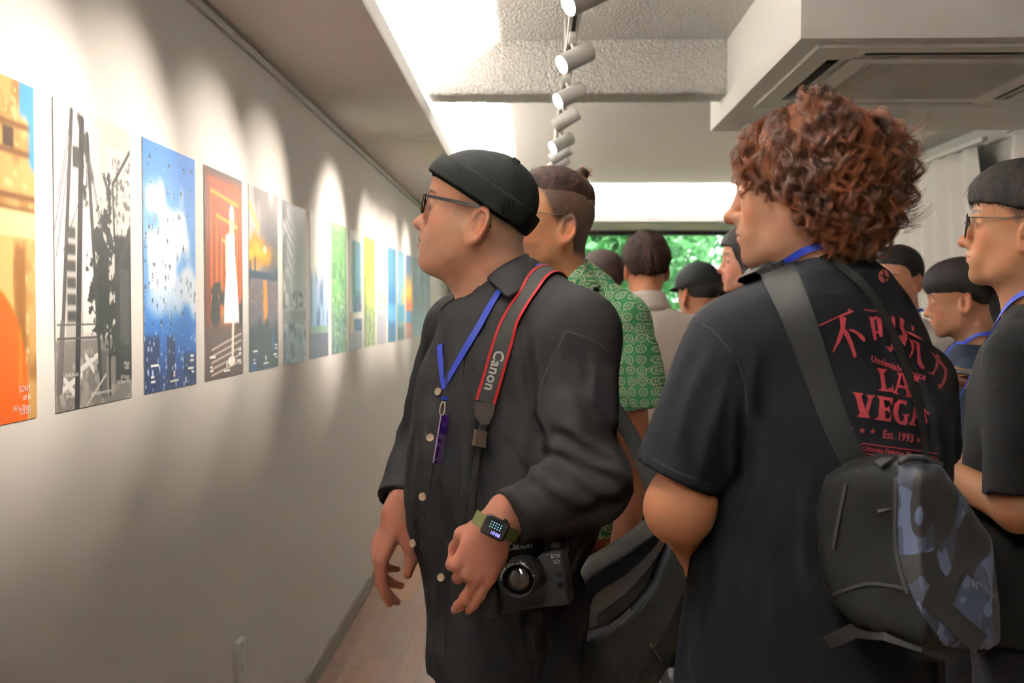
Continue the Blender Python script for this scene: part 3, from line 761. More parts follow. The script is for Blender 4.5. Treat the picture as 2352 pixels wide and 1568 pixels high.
def P9(u, v):
    i = flat(u, (225, 218, 208)); i = lay(i, box2(u, v, .22, .08, .92, .68, .01), (88, 140, 150)); i = lay(i, box2(u, v, .42, .08, .92, .5), (112, 165, 190)); i = lay(i, box2(u, v, .3, .55, 1, .68)*sm(0, .4, nz(u, v, 12, 3)), (80, 84, 140)); i = lay(i, box2(u, v, .35, .74, 1.1, .85), (52, 82, 132)); i = lay(i, box2(u, v, -.1, .85, 1.1, 1.1, .02), (140, 130, 140)); return lay(i, box2(u, v, -.1, .68, .3, .85), (205, 178, 140))
def P10(u, v): return foliage_p(u, v, 12, (150, 175, 70), (225, 205, 90), (86, 140, 66))
def P11(u, v):
    i = flat(u, (205, 210, 214)); i = lay(i, box2(u, v, -.1, .5, 1.1, .66, .04)*sm(-.2, .3, nz(u, v, 12, 2)), (130, 175, 100)); return lay(i, sm(.66, .72, v), (168, 166, 178))
def P12(u, v):
    i = flat(u, (72, 132, 172)); i = lay(i, sm(.3, .6, v), (48, 108, 168)); i = lay(i, box2(u, v, -.1, .6, 1.1, .78, .04), (86, 160, 215)); i = lay(i, sm(.0, .4, nz(u, v, 8, 5, 2, .4))*sm(.45, .6, v), (48, 70, 82)); return i
def P13(u, v):
    i = flat(u, (140, 190, 222)); i = lay(i, sm(.2, .6, v)*sm(.3, .8, u), (205, 196, 130)); i = lay(i, box2(u, v, -.1, .6, 1.1, .8, .03), (92, 165, 205)); return lay(i, sm(.78, .9, v), (82, 104, 120))
def P14(u, v):
    i = flat(u, (92, 110, 145)); i = lay(i, sm(.15, .45, v), (250, 180, 60)); i = lay(i, sm(.45, .62, v), (235, 110, 60)); i = lay(i, sm(.64, .7, v), (82, 140, 190)); return lay(i, sm(.85, .88, v)*.7+box2(u, v, -.1, .82, 1.1, .86), (200, 90, 60))
def grey_p(o):
    def f(u, v):
        i = flat(u, (150, 165, 185)); i = lay(i, sm(-.1, .4, nz(u, v, 7, o, 1.5, .6)), (108, 122, 145)); return lay(i, sm(.6, .8, v)*.6, (150, 190, 215))
    return f
PO = [P1, P2, P3, P4, P5, P6, P7, P8, P9, P10, P11, P12, P13, P14, grey_p(2), grey_p(6), grey_p(11)]
PRES = [(90, 170), (190, 360), (150, 330), (100, 240), (80, 190)]+[(50, 120)]*5+[(30, 70)]*7
PLAB = ['poster of a sandstone temple with an orange robe', 'black-and-white poster of utility poles and a tree in a street', 'blue poster of raindrops on a window pane', 'poster of a girl in a white dress under orange gates', 'poster of a sunset over a river and skyline',
        'grey poster of a park terrace beside the river sunset poster', 'pale poster of blue city towers under a white sky', 'green poster of sunlit trees', 'poster of a blue-green doorway with white border', 'yellow-green poster of leaves',
        'pale sky poster with a green treeline', 'deep blue poster of water', 'pale blue and yellow poster', 'small-looking poster of an orange and blue sunset', 'blue-grey poster next to the orange and blue sunset one', 'blue-grey poster between two other blue-grey posters', 'blue-grey poster at the far end of the row']
PZ1 = float(np.mean([at_x(121, 218.5, WX)[2], at_x(329, 312.7, WX)[2], at_x(569, 425, WX)[2], at_x(760, 509, WX)[2]]))
PZ0 = float(np.mean([at_x(126, 946.8, WX)[2], at_x(330.6, 903.7, WX)[2], at_x(572, 856, WX)[2], at_x(761, 815, WX)[2]]))
PY2 = float(at_x(123, 600, WX)[1]); PPER, PWID = .4565, .378
M_PRINT = mat_attr('poster_print', .38, .4); M_PAPER = mat('poster_paper', (.8, .8, .79), .6); M_INK = mat('caption_white', (.85, .85, .85), .5)
for n, fn in enumerate(PO):
    y0 = PY2+(n-1)*PPER; nu, nv = PRES[n]
    u, v = np.meshgrid(np.linspace(0, 1, nu+1), np.linspace(0, 1, nv+1))
    c = lin(np.clip(fn(u, v), 0, 1)).reshape(-1, 3)
    X = np.full(u.size, WX+.0022); vv = np.stack([X, y0+u.ravel()*PWID, PZ1+(PZ0-PZ1)*v.ravel()], 1)
    i = np.arange(nu*nv); r_, q_ = i//nu, i % nu; a = r_*(nu+1)+q_; F = np.stack([a, a+nu+1, a+nu+2, a+1], 1)
    po = empty('photo_poster', (WX+.001, y0+PWID/2, PZ0), PLAB[n]+' on the white wall', 'poster', 'row of photo posters on the wall')
    me = mesh_np('print', vv, F, False); setcol(me, c); link('print', me, M_PRINT, po)
    MB().box(A3(WX-.001, y0, PZ0), A3(WX+.0020, y0+PWID, PZ1)).build('backing', M_PAPER, po)
    def caption(s, uu, vv_, size, al='CENTER'):
        t, f = text_geo(s, size, al)
        if not len(t): return
        P = np.stack([np.full(len(t), WX+.0032), y0+uu*PWID+t[:, 0], PZ1+(PZ0-PZ1)*vv_+t[:, 1]], 1)
        link('caption', mesh_np('caption', P, f, False), M_INK, po)
    if n == 0:
        caption('SONY', .93, .915, .016, 'RIGHT'); caption('α9 III', .93, .94, .013, 'RIGHT'); caption('FE16-35mm', .93, .968, .013, 'RIGHT'); caption('F2.8 GM', .93, .982, .012, 'RIGHT')
    elif n == 1:
        caption('Nikon', .96, .875, .013, 'RIGHT'); caption('F-801', .96, .892, .013, 'RIGHT'); caption('AF Nikkor', .96, .925, .012, 'RIGHT'); caption('35-70mm F2.8', .96, .942, .012, 'RIGHT'); caption('Joohun Lee', .1, .89, .013, 'LEFT'); caption('4104', .1, .945, .011, 'LEFT'); caption('594-420', .1, .96, .011, 'LEFT'); caption('@photoposterproject', .55, .965, .012)
    elif n in (2, 3, 4):
        # captions too small to read in the photo: short word-sized bars
        for (uu, vv_, w, h) in ((.17, .893, .14, .010), (.13, .938, .06, .010), (.14, .957, .08, .010), (.53, .968, .17, .009), (.53, .938, .035, .026), (.90, .872, .08, .010), (.90, .892, .08, .010), (.87, .926, .12, .010), (.91, .943, .06, .010)):
            z_ = PZ1+(PZ0-PZ1)*vv_; yy = y0+uu*PWID
            MB().box(A3(WX+.0024, yy-w*PWID/2, z_-h*.29), A3(WX+.0032, yy+w*PWID/2, z_+h*.29)).build('caption_line', M_INK, po)
# ================================================================== people
M_SKIN = mat_attr('skin', .48, .35, sss=.10, nb=(420, .08, .0006))
def hair_mat(name, c1, c2, rough=.7):
    if name in MATS: return MATS[name]
    m, nt, b = new_mat(name)
    n = noise_e(nt, 60, 3, .6, .3, sc=(1, 1, .35))
    c = mixc(nt, n.step(.35, .65), c1, c2); nt.links.new(c.s, b.inputs['Base Color'])
    b.inputs['Roughness'].default_value = rough; b.inputs['Specular IOR Level'].default_value = .12
    bump(nt, b, noise_e(nt, 240, 3, .6, 0, sc=(1, 1, .25)), .5, .003); MATS[name] = m; return m
H_BLACK = hair_mat('hair_black', srgb(18, 16, 16), srgb(38, 32, 30))
H_BROWN = hair_mat('hair_dark_brown', srgb(24, 16, 15), srgb(46, 30, 25))
H_AUB = hair_mat('hair_auburn', srgb(52, 28, 18), srgb(118, 62, 32))
H_TAN = hair_mat('hair_tan', srgb(96, 62, 46), srgb(168, 118, 92))

class Head:
    """frame: x forward, y left, z up; origin between the temples at eye level"""
    def __init__(s, c, yaw, pitch=0, roll=0, sc=1.0, **k):
        s.c = np.asarray(c, np.float32); s.sc = sc
        # yaw: angle of the facing direction, 0 = towards -X (the wall), positive turns away from the camera
        s.M = (rotz(PI-R(yaw)) @ roty(-R(pitch)) @ rotx(R(roll))).astype(np.float32)   # columns: local axes in world
        s.k = dict(chub=0, neck=.056, nose=1.0, jaw=1.0, neck_to=(-.045, 0, -.2), open=0, ear=(0, -.006)); s.k.update(k)
    def to(s, p): return (np.asarray(p, np.float32)-s.c) @ s.M / s.sc
    def w(s, *p): return s.c + s.M @ (np.array(p, np.float32)*s.sc)
    def d(s, *v): return s.M @ np.array(v, np.float32)
    def sdf(s, P, fine=True):
        k = s.k; q = s.to(P); ch = k['chub']
        a = q.copy(); a[:, 1] = np.abs(a[:, 1])
        d = ell(q, (-.008, 0, .032), (.097, .0765, .084))
        d = su(d, ell(q, (.028, 0, .040), (.062, .060, .058)), .03)
        d = su(d, ell(q, (.038, 0, -.030), (.050, .054+.010*ch, .074)), .03)
        d = su(d, ell(a, (.050, .034+.006*ch, -.032-.008*ch), (.030+.004*ch, .026+.006*ch, .036+.008*ch)), .02)
        d = su(d, cap(a, (.000, .047+.007*ch, -.050), (.026, .037+.010*ch, -.084), .020+.005*ch, .016+.006*ch), .04)
        d = su(d, cap(a, (.026, .037+.010*ch, -.084), (.068, .012, -.102), .016+.005*ch, .014), .03)
        d = su(d, ell(q, (.077*k['jaw'], 0, -.103), (.017, .022, .017)), .02)
        if ch: d = su(d, ell(q, (.035, 0, -.108), (.045, .044, .026*ch)), .03)
        d = su(d, cap(a, (.086, 0, .018), (.072, .040, .020), .010), .016)
        d = ss(d, sph(a, (.106, .034, -.003), .018), .012)
        d = ss(d, sph(q, (.1055, 0, .008), .006), .012)
        d = su(d, ell(a, (.0775, .033, -.002), (.0130, .0165, .0115)), .004)
        n = k['nose']
        d = su(d, cap(q, (.088, 0, .004), (.088+.018*n, 0, -.034), .0070, .0095), .012)
        d = su(d, sph(q, (.090+.020*n, 0, -.037), .0105), .008)
        d = su(d, sph(a, (.097, .0120, -.040), .0085), .006)
        d = su(d, ell(q, (.076, 0, -.068), (.023, .037, .027)), .02)
        op = k['open']
        d = su(d, cap(a, (.0985, 0, -.0620), (.088, .023, -.0675), .0046, .0028), .006)
        d = su(d, cap(a, (.0968, 0, -.0745-op), (.088, .021, -.0710-op*.5), .0054, .0028), .006)
        d = ss(d, cap(a, (.1075, 0, -.0682-op*.5), (.0915, .026, -.0695-op*.3), .0012+op*.7, .0012), .003)
        d = ss(d, ell(q, (.103, 0, -.0875-op), (.010, .016, .006)), .008)
        if fine: d = ss(d, sph(a, (.1035, .0060, -.0475), .0034), .003)
        # ear
        e = (a-A3(-.014, .0735+k['ear'][0], -.013+k['ear'][1]))/1.12
        Me = (rotz(R(-26)) @ rotx(R(8)) @ roty(R(-10))).astype(np.float32)
        e = e @ Me
        kk = np.sqrt((e[:, 0]/.0150)**2+(e[:, 2]/.0275)**2)
        plate = ell(e, (0, -.0005, 0), (.0165, .0042, .0295))
        ring = np.sqrt(((kk-1)*.0175)**2+(e[:, 1]-.0048)**2)-.0040
        ear = su(plate, ring, .003); ear = su(ear, ell(e, (.004, .001, -.026), (.0085, .005, .010)), .004)
        ear = ss(ear, ell(e, (.003, .0065, -.004), (.0090, .0100, .0135)), .0015)
        ear = su(ear, cap(e, (-.006, .0035, -.010), (-.004, .0035, .014), .0028), .003)
        ear = su(ear, ell(e, (.0125, .003, -.006), (.0035, .003, .006)), .002)*1.12
        d = su(d, ear, .004)
        nk = k['neck']; nt = k['neck_to']
        d = su(d, cap(q, (-.028, 0, -.045), nt, nk, nk*1.06), .035)
        d = su(d, cap(q, (.012, 0, -.085), (nt[0]+.02, 0, nt[2]), nk*.62, nk*.7), .04)
        return d*s.sc
    def colour(s, P, base=(205, 150, 118), lips=(178, 84, 78), brow=1, stub=0, fade=None, shadow=(120, 95, 80), hairline=None, browcol=(40, 30, 26)):
        q = s.to(P); a = q.copy(); a[:, 1] = np.abs(a[:, 1])
        c = np.broadcast_to(np.array(lin(np.array(base)/255.)), q.shape).astype(np.float32).copy()
        def L_(m, col):
            nonlocal c
            m = np.clip(m, 0, 1)[:, None]; c = c*(1-m)+lin(np.array(col)/255.)*m
        red = tuple(np.array(base)*np.array([1.0, .82, .80]))
        L_((1-sm(.012, .034, L(a-A3(.075, .045, -.035))))*.45, red); L_((1-sm(.008, .022, L(q-A3(.108, 0, -.038))))*.5, red)
        ex = np.abs(a[:, 1]) - .0755
        L_(sm(0, .006, ex-s.k['ear'][0])*(1-sm(.02, .05, np.abs(q[:, 2]+.013)))*(1-sm(.03, .04, np.abs(q[:, 0]+.014)))*.55, tuple(np.array(base)*np.array([1.0, .74, .70])))
        L_((vnoise(q*55)+.1)*.5, tuple(np.array(base)*.92))
        if stub:
            L_(sm(.03, .06, q[:, 0])*sm(-.052, -.068, q[:, 2])*stub, shadow)
        if fade is not None: L_(fade(q), shadow)  # tone of close-shaved hair, also used for the beard stubble
        op = s.k['open']
        lu = np.minimum(cap(a, (.0995, 0, -.0625), (.089, .023, -.0680), .0052, .0034), cap(a, (.0978, 0, -.0745-op), (.089, .021, -.0710-op*.5), .0060, .0034))
        L_(1-sm(-.0006, .0018, lu), lips)
        L_(1-sm(-.001, .001, cap(a, (.100, 0, -.0684-op*.5), (.086, .027, -.0695-op*.3), .0016+op*.6, .002)), (70, 30, 28))
        if brow:
            tb = np.clip((a[:, 1]-.012)/.040, 0, 1); zb = .0215+.0045*np.sin(PI*(tb*.75+.1))-.002*tb; hw = .0046-.0026*tb**2
            b = np.maximum(np.abs(q[:, 2]-zb-.0012*vnoise(q*160))/hw, np.abs(a[:, 1]-.032)/.021)
            L_((1-sm(.7, 1.15, b))*sm(.040, .050, q[:, 0])*.9*brow, browcol)
        # eye: white, iris, lash line
        ed = np.hypot((a[:, 1]-.0335)/.0125, (q[:, 2]+.0025)/.0036); fr = sm(.062, .067, q[:, 0])
        L_((1-sm(.8, 1.0, ed))*fr, (205, 196, 190)); L_((1-sm(.7, 1, np.hypot(a[:, 1]-.034, q[:, 2]+.002)/.0052))*(1-sm(.9, 1.05, ed))*fr, (24, 16, 14))
        lash = np.abs(np.hypot((a[:, 1]-.033)/.0125, (q[:, 2]+.0025)/.0046)-1)
        L_((1-sm(.05, .22, lash))*sm(-.004, -.001, q[:, 2])*fr, (30, 22, 20))
        return c
def hairline(q, pts, w=0):
    xs, zs = zip(*sorted(pts)); return np.interp(q[:, 0], xs, zs)
SHORT_HL = [(-.13, -.085), (-.06, -.075), (-.035, -.045), (-.02, .012), (.022, .002), (.035, .03), (.055, .052), (.09, .066), (.13, .07)]
def hair_cap(hd, name, m, parent, vox, th=.014, hl=SHORT_HL, top=0.0, fr=0.0, noise=.004, nsc=60, extra=None, side=None, cut_k=.006, strands=0, slen=.02, smat=None, flow=None, srad=.00022, box=None, curl=0.0, seed=1, edge=.25, lift=.07, jitter=.16):
    """short hair as a volume over the skull plus loose strands"""
    def f(P):
        q = hd.to(P)
        t = th*(1 if side is None else 1)
        d = ell(q, (-.008, 0, .034), (.0975+th, .077+(side if side is not None else th), .085+th+top))
        d = su(d, ell(q, (.026+fr, 0, .046), (.062+th*.7, .060+th*.6, .056+th+top*.7)), .03)
        up_ = q[:, 2]-hairline(q, hl); d = d+th*(1-edge)*(1-sm(0, .045, up_))
        if noise: d = d+noise*vnoise(q*np.array([nsc, nsc, nsc*.5], np.float32))+noise*.5*vnoise(q*np.array([nsc, nsc, nsc*.7], np.float32)*2.3)
        d = si(d, hairline(q, hl)-q[:, 2]+.004*vnoise(q*90), cut_k)
        if extra is not None: d = extra(q, d)
        return d*hd.sc
    e = box if box is not None else .16
    o = solid(name, f, hd.c-e*hd.sc, hd.c+e*hd.sc*np.array([1, 1, 1.1]), vox, m, parent)
    if strands: add_strands(o, hd, strands, slen, smat or m, flow, srad, curl, seed, lift=lift, jitter=jitter)
    return o
def add_strands(o, hd, n, slen, m, flow, rad, curl=0.0, seed=1, npt=6, mask=None, jitter=.16, name='hair_strands', lift=.07):
    me = o.data; N = len(me.vertices)
    v = np.empty(N*3, np.float32); me.vertices.foreach_get('co', v); v = v.reshape(-1, 3)
    nn = np.empty(N*3, np.float32); me.vertex_normals.foreach_get('vector', nn); nn = nn.reshape(-1, 3)
    rs_ = np.random.RandomState(seed)
    idx = rs_.randint(0, N, n)
    if mask is not None: idx = idx[mask(hd.to(v[idx]))]
    p, d = v[idx], nn[idx]; n = len(idx)
    if flow is None:
        g_ = np.array([-.35, 0, -1], np.float32) @ hd.M.T; fl = g_-d*(d@g_)[:, None]; fl /= L(fl)[:, None]+1e-6
    else: fl = np.asarray(flow(hd.to(p), d @ hd.M), np.float32) @ hd.M.T
    fl = fl-d*(fl*d).sum(1)[:, None]; fl = fl/(L(fl)[:, None]+1e-6)
    dr = d*lift+fl*(1-lift)+rs_.normal(size=(n, 3))*jitter; dr /= L(dr)[:, None]
    ln = slen*rs_.uniform(.5, 1.2, n)
    side = np.cross(dr, rs_.normal(size=(n, 3))); side /= L(side)[:, None]; up = np.cross(dr, side); ph = rs_.rand(n)*6.28
    t = np.linspace(0, 1, npt)
    pos = p[:, None]-d[:, None]*.003+dr[:, None]*(t[None, :, None]*ln[:, None, None])
    pos = pos+fl[:, None]*(t[None, :, None]**2*ln[:, None, None]*.3)-d[:, None]*(t[None, :, None]**2*ln[:, None, None]*.22)
    if curl: pos = pos+curl*((np.sin(t*7+ph[:, None])[..., None])*side[:, None]+(np.cos(t*7+ph[:, None])[..., None]-np.cos(ph)[:, None, None])*up[:, None])*t[None, :, None]
    return curves(name, pos, rad, m, o)
def curves(name, pos, rad, m, parent):
    n, k = pos.shape[:2]
    hc = bpy.data.hair_curves.new(name); hc.add_curves([k]*n)
    hc.attributes['position'].data.foreach_set('vector', np.ascontiguousarray(pos, np.float32).ravel())
    r = hc.attributes.get('radius') or hc.attributes.new('radius', 'FLOAT', 'POINT')
    prof = np.linspace(1, .25, k)
    rr = (np.asarray(rad).reshape(-1, 1)*prof[None]) if np.ndim(rad) else np.broadcast_to(rad*prof, (n, k))
    r.data.foreach_set('value', np.ascontiguousarray(rr, np.float32).ravel())
    o = bpy.data.objects.new(name, hc); COL.objects.link(o); hc.materials.append(m)
    o.parent = parent; o.matrix_parent_inverse = world_of(parent).inverted(); tag(o, kind='stuff'); return o
# ---- hands
def hand_sdf(P, wrist, M, sc=1.0, pose=None, thumb=None, right=False):
    """M columns: x along the fingers, y towards the thumb, z out of the back of the hand"""
    q = (P-np.asarray(wrist, np.float32)) @ np.asarray(M, np.float32) / sc
    d = cap(q, (-.03, 0, 0), (.012, 0, 0), .025, .024); 
    d = su(d, ell(q, (.048, -.002, 0), (.050, .040, .0155)), .02)
    ys = (.030, .010, -.010, -.029); ls = ((.042, .026, .020), (.047, .030, .021), (.043, .028, .020), (.033, .021, .018)); rr = (.0092, .0095, .0090, .0080)
    pose = pose or [(25, 35, 20)]*4
    fing = None
    for i in range(4):
        b = np.array([.088-.006*abs(i-1), ys[i], .001]); ang = 0; pts = [np.array([.03, ys[i]*.7, 0]), b]; ang_s = (i-1.3)*-.05
        for l, bend in zip(ls[i], pose[i]):
            ang += R(bend); b = b+l*np.array([math.cos(ang), math.sin(-ang_s)*.6*math.cos(ang), -math.sin(ang)]); pts.append(b)
        r0 = rr[i]
        c = chain(q, pts, (r0*1.1, r0*1.12, r0*1.0, r0*.93, r0*.78), .006)
        fing = c if fing is None else np.minimum(fing, c)
    d = su(d, fing, .008)
    tp = thumb or ((.010, .020, -.004), (.038, .046, -.014), (.066, .056, -.020), (.088, .060, -.024))
    d = su(d, chain(q, [np.array(t) for t in tp], (.016, .0135, .0105, .0085), .008), .012)
    return d*sc
# ---- clothes
def cloth_mat(name, col, rough=.85, bumps=(900, .25, .0004), var=.12, fold=None, sheen=.03, lo=None):
    if name in MATS: return MATS[name]
    m, nt, b = new_mat(name)
    n = noise_e(nt, 7, 4, .6); w = noise_e(nt, bumps[0], 2, .6)
    c = mixc(nt, n.step(.3, .7), tuple(v*(1-var) for v in col), tuple(v*(1+var) for v in col)); nt.links.new(c.s, b.inputs['Base Color'])
    b.inputs['Roughness'].default_value = rough; b.inputs['Specular IOR Level'].default_value = .12
    h = w*.05
    f = noise_e(nt, fold[0] if fold else 9, 3, .5, 1.2, sc=(1, 1, .45))
    h = h+f*(fold[1] if fold else 2.5)
    bump(nt, b, h, .5, .006); MATS[name] = m; return m
C_PANT = cloth_mat('trousers_black', (.010, .010, .012)); C_SHOE = mat('shoe_black', (.02, .02, .022), .5)
def legs(parent, x, y, zhip, face, spread=.10, m=None, shoe=None, r=.085, vox=.012, skinless=True):
    """trousers and shoes standing on the floor; face: unit facing vector (x,y)"""
    fx, fy = face; lx, ly = -fy, fx
    A = lambda f, l, z: (x+fx*f+lx*l, y+fy*f+ly*l, z)
    def tf(P):
        d = ell(P, A(0, 0, zhip-.04), (.15, .15, .15))
        for s in (-1, 1):
            d = su(d, chain(P, [A(0, s*.075, zhip-.06), A(.02, s*spread, zhip*.52), A(0, s*spread, .07)], (r*1.12, r*.88, r*.72), .02), .05)
        d = np.maximum(d, .035-P[:, 2])
        return d+.004*vnoise(P*np.array([14, 14, 7], np.float32))
    solid('trousers', tf, (x-.3, y-.3, 0), (x+.3, y+.3, zhip+.16), vox, m or C_PANT, parent)
    for s in (-1, 1):
        a, b = A(-.05, s*spread, .045), A(.15, s*(spread+.02), .032)
        def sf(P): return np.maximum(su(cap(P, a, b, .046, .038), cap(P, A(-.04, s*spread, .05), A(-.02, s*spread, .09), .045, .042), .02), -P[:, 2]+.001)
        solid('shoe', sf, np.array(A(.04, s*spread, .05))-.2, np.array(A(.04, s*spread, .05))+.2, .007, shoe or C_SHOE, parent)
def person(label, base):
    return empty('person', base, label, 'person')
# ------------------------------------------------------------------ man in black cap and black overshirt
def shirt_folds(P, amp=.006, s=(15, 15, 5), o=0.0, ridge=.5):
    n = vnoise(P*np.array(s, np.float32)+1.3*vnoise(P*6)[:, None], 1, o)
    m = vnoise(P*np.array(s, np.float32)*2.1, 1, o+9)
    return amp*(n*1.6 + ridge*(np.abs(n)*2-.35) + .5*m)
def glasses(hd, label, rim=(.027, .021), rimr=.0017, ex=2.6, m=None, temple=(.0022, .0045), ear=(-.018, .074, .012), y0=.034, xf=.106, z0=-.004, templem=None, name='eyeglasses'):
    g = empty(name, hd.w(xf, 0, z0), label, 'glasses')
    m = m or mat('frame_black', (.012, .012, .013), .35)
    for s in (1, -1):
        pts = []
        for k in range(40):
            a = 2*PI*k/40; c, n = math.cos(a), math.sin(a)
            yy = s*(y0+rim[0]*abs(c)**(2/ex)*np.sign(c)); zz = z0+rim[1]*abs(n)**(2/ex)*np.sign(n)
            pts.append(hd.w(xf-.10*(abs(yy)**2)/.1*.6, yy, zz))
        MB().tube(pts, rimr*hd.sc, 6, True).build('rim', m, g, True)
        mb = MB(); vs = [mb.bm.verts.new(V(p)) for p in pts]; mb.bm.faces.new(vs); mb.build('lens', M_GLASS, g)
        hy = s*(y0+rim[0]); hx = xf-.6*hy*hy
        pt = [hd.w(hx, hy, z0+rim[1]*.62), hd.w(hx-.01, s*(abs(hy)+.006), z0+rim[1]*.66), hd.w(.03, s*(ear[1]+.001), .009), hd.w(ear[0]+.012, s*ear[1], ear[2]+.004), hd.w(ear[0]-.004, s*(ear[1]+.002), ear[2]-.004), hd.w(ear[0]-.016, s*(ear[1]-.004), ear[2]-.030)]
        mb = MB(); n = [hd.d(0, s, 0)]*len(pt); n[0] = hd.d(.4, s, 0)
        mb.ribbon(pt, n, temple[1]*hd.sc, temple[0]*hd.sc); mb.build('temple', templem or m, g, True, 40)
    MB().tube([hd.w(xf-.0, y0-rim[0]+.002, z0+.006), hd.w(xf+.004, 0, z0+.009), hd.w(xf-.0, -y0+rim[0]-.002, z0+.006)], rimr*1.1, 6).build('bridge', m, g, True)
    return g
M_LANY = mat('lanyard_blue', srgb(34, 62, 190), .5, nb=(700, .2, .0006))
def strip_on(b, pix, off=.002, sub=6):
    """smooth surface points under a pixel polyline"""
    pts = []; nr = []
    for (a, c) in zip(pix, pix[1:]):
        for k in range(sub):
            t = k/sub; p, n = hit(b, a[0]+(c[0]-a[0])*t, a[1]+(c[1]-a[1])*t, off)
            if p is not None: pts.append(p); nr.append(n)
    p, n = hit(b, *pix[-1][:2], off)
    if p is not None: pts.append(p); nr.append(n)
    # even out the normals
    q = [sum((nr[j] for j in range(max(0, i-4), min(len(nr), i+5))), Vector()).normalized() for i in range(len(nr))]
    return pts, q
def smooth_pts(pts, it=2):
    pts = [p.copy() for p in pts]
    for _ in range(it): pts = [pts[0]]+[(pts[i-1]+pts[i]*2+pts[i+1])/4 for i in range(1, len(pts)-1)]+[pts[-1]]
    return pts

Y1 = 2.10
def A1(px, py, dy=0.0): return at(px, py, Y1+dy)
h1 = Head(A1(1096, 491), 1, 10, 0, 1.0, ear=(.004, -.013), chub=.85, neck=.064, neck_to=(-.075, 0, -.17), open=.004, nose=.85)
man1 = person('man in a black cuffed cap, black-rimmed glasses and black overshirt holding a camera', (-.06, 2.12, 0))
C_OVER = cloth_mat('overshirt_black', srgb(29, 28, 29), .8, (700, .3, .0004), .2, (9, 1.2))
# skin: head, neck, both forearms and hands in one body
LW = A1(1137, 1208, -.33); LE = A1(1345, 1105, -.22); LSH = A1(1315, 775, -.13)
RW = A1(912, 1178, .15); RE = A1(985, 1010, .28); RSH = A1(1060, 760, .17)
def unit(v): v = np.asarray(v, float); return v/np.linalg.norm(v)
def frame_rl(x, zref, left):
    x = unit(x); z = np.asarray(zref, float); z = unit(z-x*(z@x)); y = np.cross(z, x)
    if left: y = -y
    return np.stack([x, y, z], 1).astype(np.float32)
ML = frame_rl((-.43, -.13, -.89), (.12, -1, -.05), True)
MR = frame_rl((-.40, .0, -.92), (-.90, -.42, .3), False)
poseL = [(82, 74, 30), (72, 66, 30), (20, 26, 14), (10, 18, 10)]
poseR = [(22, 16, 10), (28, 26, 18), (32, 36, 24), (34, 40, 26)]
thR = ((.010, .020, -.006), (.036, .036, -.030), (.062, .040, -.046), (.090, .040, -.050))
thL = ((.012, .020, -.008), (.036, .036, -.024), (.060, .034, -.044), (.078, .024, -.052))
def body1(P):
    d = chain(P, [h1.w(-.075, 0, -.17), A1(1170, 860), A1(1170, 1300)], (.07, .08, .08), .03)
    d = joined(P, d, h1.c, .36, h1.sdf, .03)
    for (a, b, c) in ((LSH, LE, LW), (RSH, RE, RW)):
        d = su(d, chain(P, [A1(1170, 800), a, b, c], (.06, .045, .042, .030), .02), .03)
    d = joined(P, d, LW, .33, lambda Q: hand_sdf(Q, LW, ML, 1.02, poseL, thL), .012); d = joined(P, d, RW, .36, lambda Q: hand_sdf(Q, RW, MR, 1.14, poseR, thR), .012)
    return d
def col1(P):
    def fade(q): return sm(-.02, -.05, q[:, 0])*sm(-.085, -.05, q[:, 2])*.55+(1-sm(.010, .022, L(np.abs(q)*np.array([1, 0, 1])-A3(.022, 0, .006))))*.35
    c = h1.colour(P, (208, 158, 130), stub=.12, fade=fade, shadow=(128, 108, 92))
    low = P[:, 2] < 1.36
    hr = lin(np.array((214, 148, 126))/255.); kn = (vnoise(P*40)+.25).clip(0, 1)[:, None]
    c[low] = (hr*(1-.25*kn)+lin(np.array((196, 112, 96))/255.)*.25*kn)[low]
    return c
zc = float(h1.c[2])-.15
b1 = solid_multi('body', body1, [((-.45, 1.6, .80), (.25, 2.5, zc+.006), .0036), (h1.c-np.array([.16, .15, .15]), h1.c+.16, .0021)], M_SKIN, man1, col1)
add_strands(b1, h1, 26000, .0035, H_BLACK, None, .00016, seed=6, npt=3, mask=lambda q: (q[:, 0] < -.02) & (q[:, 2] > -.085) & (q[:, 2] < .03) & (np.abs(q[:, 1]) < .078), name='stubble')
